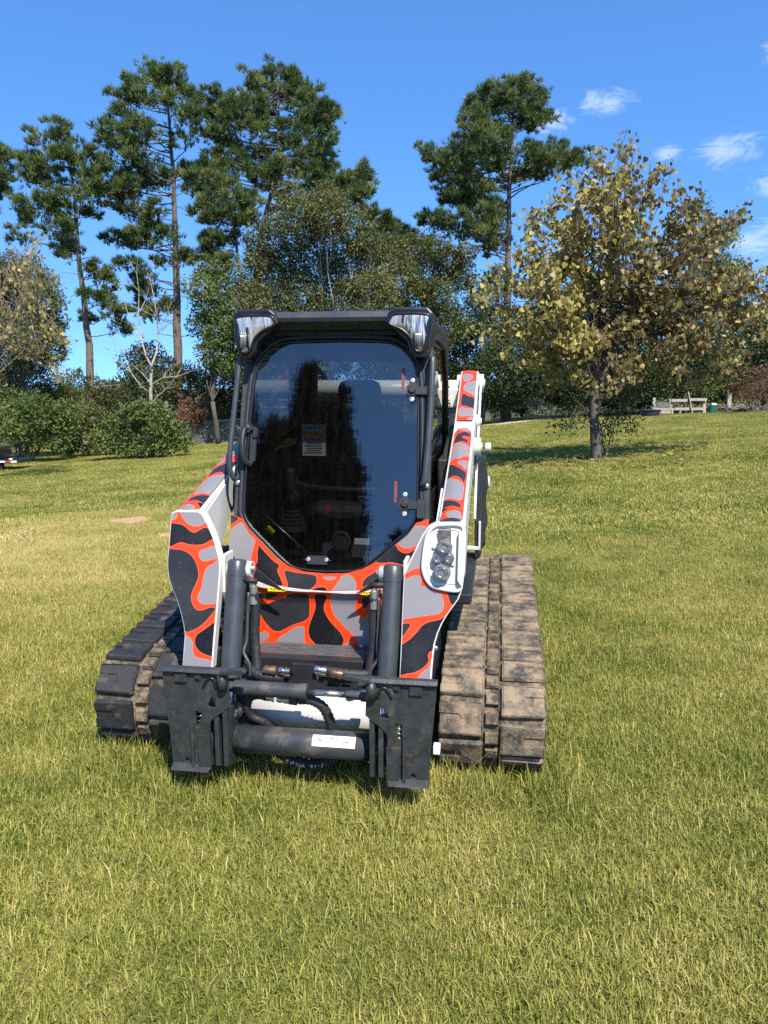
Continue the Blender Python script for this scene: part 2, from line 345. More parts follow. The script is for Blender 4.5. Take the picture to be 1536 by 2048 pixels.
# ------------------------------------------------------------------ ground
def grass_colour(nd, lk, blade):
    """straw to green in drifts across the field; blades add their own tint"""
    g = N(nd, 'ShaderNodeNewGeometry')
    n1 = N(nd, 'ShaderNodeTexNoise', ins={'Scale': .55, 'Detail': 5.0, 'Roughness': .62}); lk.new(g.outputs['Position'], n1.inputs['Vector'])
    n2 = N(nd, 'ShaderNodeTexNoise', ins={'Scale': 2.6, 'Detail': 5.0, 'Roughness': .65}); lk.new(g.outputs['Position'], n2.inputs['Vector'])
    a = N(nd, 'ShaderNodeMath', operation='MULTIPLY_ADD', ins={1: .95}); lk.new(n1.outputs[0], a.inputs[0])
    c = N(nd, 'ShaderNodeMath', operation='MULTIPLY_ADD', ins={1: .55, 2: -.25}); lk.new(n2.outputs[0], c.inputs[0]); lk.new(c.outputs[0], a.inputs[2])
    dv = N(nd, 'ShaderNodeVectorMath', operation='SUBTRACT', ins={1: (-5.0, 8.6, 0)}); lk.new(g.outputs['Position'], dv.inputs[0])      # a drier stretch of turf
    ds = N(nd, 'ShaderNodeVectorMath', operation='MULTIPLY', ins={1: (.20, .30, 0)}); lk.new(dv.outputs[0], ds.inputs[0]); dl = N(nd, 'ShaderNodeVectorMath', operation='LENGTH'); lk.new(ds.outputs[0], dl.inputs[0])
    dr = N(nd, 'ShaderNodeMapRange', ins={1: .25, 2: 1.25, 3: .34, 4: 0.0}); lk.new(dl.outputs['Value'], dr.inputs[0]); da = N(nd, 'ShaderNodeMath', operation='ADD'); lk.new(a.outputs[0], da.inputs[0]); lk.new(dr.outputs[0], da.inputs[1])
    last = da.outputs[0]
    if blade:
        t = N(nd, 'ShaderNodeAttribute', attribute_name='tint')
        d = N(nd, 'ShaderNodeMath', operation='MULTIPLY_ADD', ins={1: .62}); lk.new(t.outputs['Fac'], d.inputs[0])
        e = N(nd, 'ShaderNodeMath', operation='MULTIPLY_ADD', ins={1: .95, 2: -.315}); lk.new(last, e.inputs[0]); lk.new(e.outputs[0], d.inputs[2]); last = d.outputs[0]
    rp = N(nd, 'ShaderNodeValToRGB'); lk.new(last, rp.inputs[0]); el = rp.color_ramp.elements
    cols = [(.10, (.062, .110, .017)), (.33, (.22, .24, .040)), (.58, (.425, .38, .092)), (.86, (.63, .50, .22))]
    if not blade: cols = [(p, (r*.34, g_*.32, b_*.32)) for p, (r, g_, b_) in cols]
    el[0].position, el[0].color = cols[0][0], (*cols[0][1], 1); el[1].position, el[1].color = cols[-1][0], (*cols[-1][1], 1)
    for p, c3 in cols[1:-1]:
        e = el.new(p); e.color = (*c3, 1)
    return rp
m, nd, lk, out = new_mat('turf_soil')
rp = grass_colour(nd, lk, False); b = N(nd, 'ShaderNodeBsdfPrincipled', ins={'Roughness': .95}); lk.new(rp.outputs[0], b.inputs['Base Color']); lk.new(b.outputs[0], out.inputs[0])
m, nd, lk, out = new_mat('grass_blade')
rp = grass_colour(nd, lk, True); b = N(nd, 'ShaderNodeBsdfPrincipled', ins={'Roughness': .6, 'Specular IOR Level': .2}); lk.new(rp.outputs[0], b.inputs['Base Color'])
t = N(nd, 'ShaderNodeBsdfTranslucent'); lk.new(rp.outputs[0], t.inputs[0]); mx = N(nd, 'ShaderNodeMixShader', ins={0: .3}); lk.new(b.outputs[0], mx.inputs[1]); lk.new(t.outputs[0], mx.inputs[2]); lk.new(mx.outputs[0], out.inputs[0])

def axis(a, b):
    def run(lim):
        xs = [0.0]
        while xs[-1] < lim: d = xs[-1]; xs.append(d+(.25+.02*d if d < 60 else 1.5+.25*(d-60)))
        return xs
    return np.array([-v for v in run(-a)[:0:-1]]+run(b))
gx, gy = axis(-600, 600), axis(-400, 900)
X, Yg = np.meshgrid(gx, gy); Zg = ground_z(X, Yg)
nx, ny = len(gx), len(gy); idx = np.arange(nx*ny).reshape(ny, nx)
Q = np.stack([idx[:-1, :-1], idx[:-1, 1:], idx[1:, 1:], idx[1:, :-1]], -1).reshape(-1, 4)
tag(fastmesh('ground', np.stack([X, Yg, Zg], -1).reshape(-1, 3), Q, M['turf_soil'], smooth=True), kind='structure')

def patch(name, pts, mat, lift, label=None):
    """an irregular flat patch lying on the ground"""
    pts = spline(pts, 6); c = np.mean(pts, 0); V = []; Fs = []; n = len(pts); rings = 5
    for k in range(rings):
        s_ = (k+1)/rings
        for p in pts:
            x, y = c[0]+(p[0]-c[0])*s_, c[1]+(p[1]-c[1])*s_; V.append((x, y, gz(x, y)+lift*(1.0 if k < rings-1 else -.6)))
    V.append((c[0], c[1], gz(*c)+lift)); ctr = len(V)-1
    for k in range(rings-1):
        for i in range(n): j = (i+1) % n; Fs.append((k*n+i, (k+1)*n+i, (k+1)*n+j, k*n+j))
    for i in range(n): Fs.append((ctr, i, (i+1) % n))
    o = MB().add(V, Fs, True).build(name, mat); tag(o, label, kind='structure'); return np.array(pts)
def irregular(px, Y, rx, ry, n=11, seed=0):
    r = random.Random(seed); c = on_ground(px, Y)
    return [(c.x+rx*math.cos(2*math.pi*i/n)*r.uniform(.6, 1.25), c.y+ry*math.sin(2*math.pi*i/n)*r.uniform(.6, 1.25)) for i in range(n)]
SOIL = [patch('bare_soil', irregular(268, 10.9, .34, .42, seed=3), M['clay'], .02),
        patch('bare_soil', irregular(340, 9.3, .16, .2, seed=5), M['clay'], .02),
        patch('bare_soil', irregular(385, 10.0, .22, .25, seed=8), M['clay'], .02)]
GR = [on_ground(px, Y) for px, Y in ((955, 38.5), (1040, 40.0), (1110, 42), (1180, 43), (1185, 44.5), (1100, 43.8), (1030, 41.6), (955, 40))]
GRAVEL = patch('gravel_path', [(p.x, p.y) for p in GR], M['gravel_pale'], .03)

# ------------------------------------------------------------------ plants
def leaf_cards(P, size, tint, rng, out_dir=None, droop=0.0, wid=.62, up=.4):
    """folded kite-shaped leaves: each has a stalk end, two shoulders and a tip"""
    n = len(P); d = rng.normal(size=(n, 3))
    if out_dir is not None: d = d*.8+out_dir
    d[:, 2] -= droop; d /= np.linalg.norm(d, axis=1)[:, None]
    nr = rng.normal(size=(n, 3)); nr[:, 2] += up; w = np.cross(d, nr); w /= np.linalg.norm(w, axis=1)[:, None]+1e-9
    nn = np.cross(w, d)
    L = size[:, None]; fold = (rng.uniform(.02, .14, n)[:, None])*L
    V = np.stack([P, P+d*L*.42+w*L*wid*.5+nn*fold, P+d*L, P+d*L*.42-w*L*wid*.5+nn*fold], 1).reshape(-1, 3)
    Fq = np.arange(n*4).reshape(n, 4)
    return V, Fq, np.repeat(tint, 4)
def needle_tufts(C, A, rng, K=10, L=.29, w=.042, tint=None, spread=.40):
    n = len(C); d = A[:, None, :]*.85+rng.normal(size=(n, K, 3))*spread; d /= np.linalg.norm(d, axis=2)[..., None]
    r = rng.normal(size=(n, K, 3)); s = np.cross(d, r); s /= np.linalg.norm(s, axis=2)[..., None]+1e-9
    LL = L*rng.uniform(.65, 1.2, (n, K, 1)); b = C[:, None, :]+rng.normal(size=(n, K, 3))*.035
    V = np.stack([b-s*w/2, b+s*w/2, b+d*LL], 2).reshape(-1, 3)
    t = np.clip((tint[:, None]+rng.normal(size=(n, K))*.08), 0, 1)
    return V, np.arange(n*K*3).reshape(-1, 3), np.repeat(t.ravel(), 3)
def limb_path(a, b, sag, rng, n=5, wob=.06):
    a, b = Vector(a), Vector(b); L = (b-a).length; out_ = []
    for i in range(n):
        t = i/(n-1); p = a.lerp(b, t); p.z += sag*L*math.sin(math.pi*t)
        if 0 < i < n-1: p += Vector(rng.normal(size=3)*wob*L*.35)
        out_.append(p)
    return out_
def trunk_at(path, z):
    for (p, q) in zip(path[:-1], path[1:]):
        if p.z <= z <= q.z: return p.lerp(q, (z-p.z)/max(q.z-p.z, 1e-6))
    return path[-1].copy() if z > path[-1].z else path[0].copy()

def pine(label, Y, trunk, pads, pr=17, r0=.24, dens=1.0, seed=1, extra=.55, group='tall pines along the back of the field'):
    rng = np.random.default_rng(seed)
    P = [at(x, y, Y) for x, y in trunk]; P[0].z = gz(P[0].x, P[0].y)-.1
    base = P[0].copy(); root = empty('pine_tree', base, label=label, cat='tree', group=group)
    H = P[-1].z-P[0].z
    Pt = []
    for i in range(len(P)-1):
        for k in range(4): q = P[i].lerp(P[i+1], k/4)-base; q.x += rng.normal()*.02; Pt.append(q)
    Pt.append(P[-1]-base)
    MB().tube(Pt, [r0*(1-.88*(p.z/H)) for p in Pt], 10).build('trunk', M['bark_pine'], root)
    tp = [p-base for p in P]
    mpp = Y/F; pts = []
    ys = [p[1] for p in pads]
    allp = list(pads)+[(x+rng.normal()*pr*.5, y+rng.normal()*pr*.35) for x, y in pads if rng.random() < extra]
    lim = MB(); C = []; A = []; T = []
    for (x, y) in allp:
        y += 8; z0 = at(x, y, Y).z-base.z; tx = trunk_at(tp, z0).x+base.x
        near = [abs(at(q[0], q[1], Y).x-tx) for q in pads if abs(q[1]-y) < 40] or [1]
        Rm = max(max(near), .8); dx = abs(at(x, y, Y).x-tx)
        dy = math.sqrt(max(Rm*Rm-dx*dx, .1))*rng.uniform(-.9, .9)
        p = at(x, y, Y+dy)-base
        dist = math.hypot(p.x-(tx-base.x), p.y)
        a = trunk_at(tp, max(p.z-rng.uniform(.0, .34)*dist-rng.uniform(0, .4), H*.25))
        pa = limb_path(a, p, -.05, rng, 5, .05); rb = .012+.010*min(dist, 3.5)
        lim.tube(pa, [rb*(1-.75*i/4) for i in range(5)], 5, cap=False)
        r = pr*mpp*rng.uniform(.68, 1.0); n = int(72*dens*(r/.5)**1.5); nl = 5
        lc = rng.normal(size=(nl, 3))*np.array([r*.6, r*.6, r*.4]); li = rng.integers(0, nl, n)
        u_ = rng.normal(size=(n, 3)); u_ /= np.linalg.norm(u_, axis=1)[:, None]; u_[:, 2] = np.abs(u_[:, 2])*.9-.25
        q = lc[li]+u_*(rng.uniform(.2, 1, n)**.5)[:, None]*np.array([r*.55, r*.55, r*.5])
        cc = q+np.array(p); C.append(cc)
        o = cc-np.array(a); o /= np.linalg.norm(o, axis=1)[:, None]; o = o*.35+u_*.45; o[:, 2] += .75; A.append(o/np.linalg.norm(o, axis=1)[:, None])
        T.append(np.clip(.45+.16*rng.normal()+(rng.normal(size=nl)*.17)[li]+rng.normal(size=n)*.1, 0, 1))
        if dist > 1.0:                                  # shorter inner sprays along the same branch
            for fr_ in ((.62,) if dist < 1.8 else (.45, .72)):
                ci_ = pa[2].lerp(pa[4], fr_)+Vector(rng.normal(size=3)*.12); n2 = int(16*dens)
                q2 = rng.normal(size=(n2, 3))*np.array([.3, .3, .16]); C.append(q2+np.array(ci_)); o2 = q2*.8; o2[:, 2] += .8; A.append(o2/np.linalg.norm(o2, axis=1)[:, None]); T.append(np.clip(.38+.15*rng.normal()+rng.normal(size=n2)*.1, 0, 1))
        for k in range(3):
            t_ = q[rng.integers(n)]; lim.tube([Vector(p)*.9+a*.1, Vector(t_)+Vector(p)], [.016, .006], 4, cap=False)
    for k in range(9):                                  # dead stubs on the bare stem
        z = H*rng.uniform(.25, .75); a = trunk_at(tp, z); an = rng.uniform(0, 6.28); L = rng.uniform(.5, 1.6)
        lim.tube(limb_path(a, a+Vector((math.cos(an)*L, math.sin(an)*L, rng.uniform(-.3, .3))), .05, rng, 4), [.03, .022, .015, .006], 4, cap=False)
    lim.build('branchwork', M['bark_pine'], root)['kind'] = 'stuff'
    V, Fc, t = needle_tufts(np.concatenate(C), np.concatenate(A), rng, tint=np.concatenate(T))
    fastmesh('crown', V, Fc, M['needles'], root, {'tint': t}); return root

def broadleaf(name, label, Y, base_px, blobs, mat, leaf=.15, dens=1.0, seed=1, trunk_r=.12, bark='bark_dark', depth=.9, cat='tree', group=None, limbs=True, stems=1, fill=1.0, droop=.2, flat=.85, hollow=.35, mixmat=None):
    rng = np.random.default_rng(seed); mpp = Y/F
    bz = on_ground(base_px, Y); base = bz.copy(); base.z -= .05
    root = empty(name, base, label=label, cat=cat, group=group)
    P = []; S = []; T = []; O = []; lim = MB(); cen = []
    for (x, y, r) in blobs:
        dy = rng.uniform(-1, 1)*depth*r*mpp*1.3
        c = np.array(at(x, y, Y+dy)-base); R = r*mpp
        cen.append((c, R)); n = int(620*dens*(R/.8)**2*(.15/leaf)**2)+8
        q = rng.normal(size=(n, 3)); q /= np.linalg.norm(q, axis=1)[:, None]
        lump = 1+.22*np.sin(q[:, 0]*5+seed)+.22*np.sin(q[:, 2]*6+q[:, 1]*4)
        rr = (rng.uniform(hollow**3, 1, n)**(1/3)*lump)[:, None]
        # leaves sit in sprays rather than evenly
        ns = max(8, n//30); sc = rng.integers(0, ns, n); spr = rng.normal(size=(ns, 3)); spr /= np.linalg.norm(spr, axis=1)[:, None]; spr *= (rng.uniform(.15, 1.08, ns)**.5)[:, None]
        use = rng.random(n) < .62
        pos = np.where(use[:, None], spr[sc]+rng.normal(size=(n, 3))*.13, q*rr)*np.array([R, R*depth, R*flat])+c
        P.append(pos); S.append(leaf*rng.uniform(.6, 1.3, n)); tb = rng.normal()*.13
        T.append(np.clip(.42+tb+rng.normal(size=n)*.2+(spr[sc][:, 0]*0), 0, 1)); o = pos-c; O.append(o/(np.linalg.norm(o, axis=1)[:, None]+1e-6)*.7)
    P = np.concatenate(P); keep = P[:, 2] > .02; S = np.concatenate(S)[keep]; T = np.concatenate(T)[keep]; O = np.concatenate(O)[keep]; P = P[keep]
    if limbs:
        top = max(c[2] for c, R in cen); forks = []
        for s_ in range(stems):
            fx = rng.normal()*.12*stems; fk = Vector((fx*1.5+rng.normal()*.1, rng.normal()*.2, max(.25*top, .25)))
            lim.tube(limb_path((fx*.5, 0, -.1), fk, 0, rng, 4, .03), [trunk_r*1.15, trunk_r, trunk_r*.92, trunk_r*.85], 8); forks.append(fk)
        tr = lim; tr.build('trunk', M[bark], root); lim = MB()
        for c, R in cen:
            fk = forks[rng.integers(len(forks))]; pa = limb_path(fk, Vector(c), .06, rng, 6, .08); rb = trunk_r*.3
            lim.tube(pa, [rb*(1-.82*i/5) for i in range(6)], 5, cap=False)
            for k in range(5):
                e = Vector(c)+Vector(rng.normal(size=3)*R*.55); st = pa[rng.integers(2, 5)]
                lim.tube(limb_path(st, e, .05, rng, 4, .08), [rb*.35, rb*.28, rb*.18, rb*.06], 4, cap=False)
        lim.build('branchwork', M[bark], root)['kind'] = 'stuff'
    V, Fc, t = leaf_cards(P, S, T, rng, O, droop)
    fastmesh('crown', V, Fc, M[mat], root, {'tint': t}); return root

PA = [(124,257),(69,275),(120,290),(54,313),(90,325),(144,313),(177,298),(195,316),(48,337),(120,350),(186,350),(84,380),(30,397),(54,418),(144,406),(204,380),(234,380),(240,362),(99,412),(144,457),(105,463),(192,421),(150,493),(192,529),(216,547),(30,460),(182,577),(212,586),(234,616),(163,625),(254,648),(182,632),(100,268),(145,275),(70,350),(160,340),(110,385),(60,390),(170,375),(130,435),(120,500)]
PB = [(305,125),(323,131),(356,131),(270,149),(299,146),(359,152),(252,167),(234,179),(281,179),(317,170),(380,179),(386,200),(234,209),(258,191),(299,194),(344,200),(249,224),(380,227),(207,239),(234,254),(210,266),(270,242),(293,248),(240,281),(258,266),(353,272),(395,254),(255,302),(210,302),(287,325),(329,335),(374,335),(368,350),(270,350),(329,359),(293,359),(246,344),(222,359),(249,380),(302,409),(260,409),(234,406),(293,424),(240,463),(210,469),(258,481),(287,454),(293,472),(326,454),(240,517),(270,523),(317,511),(368,505),(279,550),(276,571),(280,567),(286,596),(303,622),(322,606),(335,603),(330,145),(340,165),(365,175)]
PC = [(546,136),(575,142),(526,152),(588,155),(510,175),(546,165),(575,175),(620,175),(617,191),(523,194),(562,191),(594,194),(490,181),(435,191),(458,198),(487,201),(415,204),(415,224),(445,220),(474,220),(516,217),(542,207),(627,207),(653,211),(637,230),(663,230),(614,230),(646,253),(663,256),(601,256),(568,246),(523,230),(503,246),(529,243),(438,253),(435,272),(568,276),(594,276),(637,276),(663,285),(646,295),(630,302),(458,289),(484,295),(516,295),(432,308),(405,321),(432,325),(474,321),(500,325),(516,341),(542,325),(568,321),(594,328),(620,328),(646,321),(659,328),(640,344),(607,341),(685,341),(705,351),(725,341),(738,354),(725,370),(702,370),(676,360),(542,370),(562,383),(506,354),(715,393)]
PD = [(385,350),(415,347),(435,357),(393,367),(428,380),(451,383),(399,399),(432,406),(454,406),(393,425),(422,425),(448,432),(474,409),(497,425),(503,393),(477,438),(419,468),(438,471),(458,474),(402,504),(425,504),(448,510),(470,365),(480,385)]
PE = [(721,419),(741,416),(767,425),(750,438),(780,445),(790,442),(767,461),(806,458),(793,471),(825,474),(809,484),(744,458),(783,484),(760,490),(800,505),(740,485)]
PF = [(1024,157),(1044,154),(1064,160),(990,171),(967,177),(1015,174),(1041,174),(1075,182),(947,194),(976,194),(1004,196),(1035,199),(1064,202),(1081,194),(930,213),(953,216),(984,219),(1015,219),(1047,219),(1072,216),(936,233),(962,236),(990,239),(1052,239),(1066,245),(1089,228),(1100,222),(962,256),(981,264),(1001,259),(919,259),(939,270),(956,279),(973,287),(945,293),(913,290),(896,298),(879,301),(857,304),(865,315),(888,315),(913,313),(939,313),(962,301),(990,301),(1013,296),(871,332),(894,335),(916,335),(933,327),(996,315),(882,352),(905,358),(882,372),(905,375),(928,366),(953,358),(962,369),(1015,352),(1038,352),(1055,324),(1061,290),(1075,301),(1092,310),(1103,301),(1115,284),(1120,296),(1109,318),(1081,327),(1066,338),(1140,304),(1157,304),(1168,315),(1137,315),(888,395),(911,392),(930,398),(925,406),(947,386),(956,406),(979,409),(996,403),(848,426),(868,426),(888,423),(851,437),(877,440),(902,440),(922,423),(925,457),(945,443),(967,432),(993,420),(979,449),(956,457),(979,468),(1001,468),(987,485)]
PG = [(-5,290),(8,300),(-8,320),(6,345),(-4,362),(10,360),(-20,300),(-30,340),(-15,380),(-25,410),(-40,370),(-35,300)]
pine('tall pine at the left edge, cut off by the photo border', 43, [(-30,830),(-32,600),(-28,400),(-20,280)], PG, seed=21)
pine('pine with slim dark leaning trunk, second from the left', 41, [(183,835),(178,690),(160,540),(148,400),(137,290)], PA, pr=19, seed=22, r0=.26)
pine('tallest pine with straight bare reddish trunk, left of the cab', 42, [(357,835),(356,700),(351,500),(348,380),(338,230),(328,150)], PB, pr=16, seed=23, r0=.30, extra=.4)
pine('broad dense pine rising behind the middle trees, above the cab', 44, [(512,840),(511,600),(520,480),(548,360),(558,250),(555,170)], PC, pr=18, seed=24, r0=.3)
pine('lower dark pine tucked against the broad pine, left side', 40, [(492,830),(488,600),(470,470),(452,400),(444,375)], PD, pr=19, seed=25, r0=.2)
pine('small pine top showing over the olive tree right of centre', 47, [(760,835),(758,600),(752,480),(747,440)], PE, pr=18, seed=26, r0=.2)
pine('lone wide pine with round top, right of the cab', 45, [(1012,830),(1014,650),(1018,400),(1023,320),(1026,230),(1029,185)], PF, pr=15.5, seed=27, r0=.32, extra=.4)

MID = 'broadleaf trees between the pines'
broadleaf('oak_tree', 'grey-green oak with rounded clumps left of the cab lamp', 38, 440, [(430,535,36),(400,575,32),(455,565,40),(420,615,36),(470,610,42),(405,650,30),(450,660,42),(490,660,40),(440,710,40),(480,730,40),(420,690,25)], 'leaf_green', .13, 1.6, 31, group=MID)
broadleaf('olive_tree', 'brownish olive tree with pale forked stem above the cab roof', 36, 640, [(600,440,50),(545,480,50),(655,430,50),(700,465,50),(620,520,62),(545,560,55),(700,545,60),(745,500,38),(600,600,58),(680,610,58),(750,580,48),(560,640,55),(640,660,60),(720,660,55),(580,390,30),(650,395,35),(520,520,35),(510,600,40)], 'leaf_olive', .12, 1.7, 32, trunk_r=.1, bark='bark_pale', group=MID, stems=3, droop=.5)
broadleaf('yellowing_tree', 'yellow-green tree behind the cab roof corner, right side', 39, 830, [(790,515,42),(830,500,42),(800,565,48),(855,555,46),(770,620,48),(835,620,55),(880,590,38),(900,520,36),(920,555,32),(870,500,30),(930,510,25),(850,680,55),(900,650,40),(790,690,50)], 'leaf_mixed', .13, 1.6, 33, group=MID)
broadleaf('evergreen_tree', 'dark dense evergreen behind the lifted arm of the machine', 41, 960, [(935,640,40),(965,690,55),(905,690,36),(1000,640,45),(985,750,55),(1040,700,58),(930,750,40),(1060,760,50),(1010,790,40),(950,800,36),(960,590,35),(1000,560,35)], 'leaf_dark', .14, 1.6, 34, group=MID)
broadleaf('evergreen_tree', 'dark tree straight behind the yellow-leaved tree', 42, 1140, [(1090,690,50),(1130,730,55),(1170,680,55),(1110,770,45),(1190,750,55),(1240,700,55),(1090,640,40),(1160,610,50),(1220,630,50),(1150,790,40),(1220,790,40)], 'leaf_dark', .14, 1.5, 35, group=MID)
broadleaf('green_tree', 'mid-green tree behind the right half of the yellow-leaved tree', 40, 1370, [(1290,700,55),(1350,720,58),(1400,690,58),(1440,740,50),(1320,760,48),(1390,770,42),(1300,620,50),(1370,600,55),(1420,560,50),(1400,480,38),(1440,470,34),(1395,415,22),(1450,620,48),(1270,770,40),(1450,540,36)], 'leaf_green', .13, 1.5, 36, group=MID)
broadleaf('green_tree', 'dark green tree at the far right photo edge', 41, 1520, [(1490,700,50),(1530,690,50),(1500,640,42),(1540,620,45),(1480,760,40),(1560,760,60),(1520,760,40),(1580,680,60),(1570,580,45)], 'leaf_dark', .15, 1.1, 37, group=MID)
broadleaf('bare_thicket', 'dark reddish bare thicket at the right photo edge', 37, 1510, [(1480,780,26),(1510,760,32),(1535,780,30),(1500,795,22),(1550,750,34)], 'leaf_rust', .07, .45, 38, trunk_r=.05, group='shrubs along the back fence', stems=3, cat='shrub')
BSH = 'shrubs along the back fence'
broadleaf('tree', 'dark olive tree behind the yellow-leaved bush at the left edge', 33, 40, [(60,560,48),(25,620,52),(90,600,40),(60,670,52),(20,700,50),(105,650,34),(-30,640,60),(-20,560,50),(20,540,40),(60,720,40),(110,700,30),(0,760,40)], 'leaf_olive', .11, 1.7, 39, group=MID)
broadleaf('shrub', 'big leafy bush in the left corner behind the trailer', 31, 40, [(20,800,38),(70,815,36),(110,830,32),(30,830,44),(90,840,38),(10,850,45),(-40,820,50),(60,870,42),(130,830,36),(110,875,34)], 'leaf_green', .12, 1.25, 41, cat='shrub', group=BSH, trunk_r=.05, stems=3)
broadleaf('shrub', 'bush in front of the slim leaning pine trunk', 33, 180, [(150,830,28),(190,838,28),(160,855,32),(210,855,30),(150,880,34),(200,885,34),(225,850,24),(130,820,24)], 'leaf_mixed', .12, 1.15, 42, cat='shrub', group=BSH, trunk_r=.05, stems=3)
broadleaf('vine_mound', 'bright vine-covered mound at the foot of the bare sapling', 29.5, 280, [(220,860,32),(255,845,34),(290,835,34),(325,850,34),(350,870,28),(240,890,28),(285,885,32),(330,890,26),(195,885,26),(270,820,24),(310,820,20),(365,885,22)], 'leaf_green', .12, 1.5, 43, cat='shrub', group=BSH, trunk_r=.04, stems=3, hollow=.1)
broadleaf('shrub', 'brownish brush behind the left hedge, under the slim pine', 37, 110, [(60,760,34),(110,770,32),(150,765,30),(190,775,28),(230,780,26),(90,800,30),(140,800,30),(200,805,26),(20,770,34)], 'leaf_olive', .11, 1.2, 53, cat='shrub', group=BSH, trunk_r=.04, stems=3)
broadleaf('shrub', 'dark round bush between the bare sapling and the tall trunk', 42, 290, [(270,720,30),(300,710,32),(285,760,36),(320,770,34),(250,780,30),(330,735,24)], 'leaf_dark', .13, 1.2, 44, cat='shrub', group=BSH, trunk_r=.05, stems=2)
broadleaf('shrub', 'yellow-green bush beside the tall bare trunk', 40, 385, [(370,745,26),(400,760,30),(360,790,28),(420,740,22),(345,760,20)], 'leaf_mixed', .12, 1.2, 45, cat='shrub', group=BSH, trunk_r=.04, stems=2)
broadleaf('rusty_shrub', 'rust-brown bush near the wire fence, left of the cab', 39, 395, [(380,815,24),(410,820,24),(365,830,18),(430,825,20),(395,838,20)], 'leaf_rust', .09, 1.4, 46, cat='shrub', group=BSH, trunk_r=.04, stems=2)
broadleaf('shrub', 'mottled bush touching the left edge of the cab', 42, 445, [(440,770,34),(460,800,32),(430,840,28),(465,840,26),(420,800,24),(480,760,30),(450,730,30)], 'leaf_mixed', .12, 1.2, 47, cat='shrub', group=BSH, trunk_r=.04, stems=2)
broadleaf('vine_mound', 'low weeds growing along the left wire fence', 41.2, 410, [(370,870,18),(400,875,16),(430,872,18),(460,868,18),(385,885,12),(415,888,10),(445,884,12)], 'leaf_mixed', .1, 1.2, 48, cat='shrub', group=BSH, trunk_r=.02, stems=2)
broadleaf('shrub', 'dark shrub behind the right wire fence near the machine', 47, 1010, [(970,790,24),(1000,795,24),(1030,790,26),(1060,800,22),(985,815,18),(1040,815,18)], 'leaf_dark', .13, 1.2, 49, cat='shrub', group=BSH, trunk_r=.04, stems=2)
broadleaf('shrub', 'dark shrub under the yellow-leaved tree, beyond the yard', 44, 1260, [(1230,800,26),(1265,790,28),(1300,785,28),(1340,780,28),(1250,820,16),(1290,815,16),(1380,785,28),(1420,785,28),(1455,785,24),(1180,800,26),(1130,800,26)], 'leaf_dark', .13, 1.2, 50, cat='shrub', group=BSH, trunk_r=.04, stems=3)

broadleaf('shrub', 'leafy undergrowth seen through the cab windows, left half', 40, 600, [(520,730,40),(570,720,42),(620,735,44),(540,780,40),(600,790,42),(660,720,42),(650,790,40),(500,790,36),(520,840,30),(590,840,30)], 'leaf_mixed', .13, 1.1, 51, cat='shrub', group=BSH, trunk_r=.05, stems=3)
broadleaf('shrub', 'leafy undergrowth seen through the cab windows, right half', 41, 770, [(710,720,44),(760,730,44),(810,725,44),(860,735,40),(730,785,40),(790,790,42),(850,790,42),(900,760,36),(880,820,30),(820,835,28)], 'leaf_olive', .13, 1.1, 52, cat='shrub', group=BSH, trunk_r=.05, stems=3)
# brush growing thick beneath the trees: one mass
rng = np.random.default_rng(71); P = []
for i in range(30000):
    x = rng.uniform(-42, 46); y = rng.uniform(47.5, 55)+.04*abs(x); top = 2.0+.5*math.sin(x*.6)+.5*math.sin(x*1.7+1)+.35*math.sin(x*3.1); P.append((x, y, gz(x, y)+top*(rng.random()**.8)))
P = np.array(P); V, Fc, t = leaf_cards(P, rng.uniform(.12, .26, len(P)), np.clip(.4+.22*rng.normal(size=len(P))+.15*np.sin(P[:, 0]*.9), 0, 1), rng, None, .1)
tag(fastmesh('undergrowth', V, Fc, M['leaf_dark'], None, {'tint': t}), 'low dark brush growing beneath the back row of trees', 'undergrowth', kind='stuff')
# far wood that closes the horizon: one mass
rng = np.random.default_rng(70); P = []
for i in range(26000):
    x = rng.uniform(-75, 85); y = rng.uniform(72, 82); top = 4.2+1.6*math.sin(x*.21)+1.1*math.sin(x*.53+1)+.8*math.sin(x*1.3)
    P.append((x, y, gz(x, y)-.3+top*(rng.random()**.75)*1.0))
P = np.array(P); V, Fc, t = leaf_cards(P, rng.uniform(.35, .75, len(P)), np.clip(.4+.2*rng.normal(size=len(P)), 0, 1), rng, None, .1)
tag(fastmesh('far_woods', V, Fc, M['leaf_dark'], None, {'tint': t}), 'dark far wood closing the horizon behind the trees', 'woods', kind='stuff')

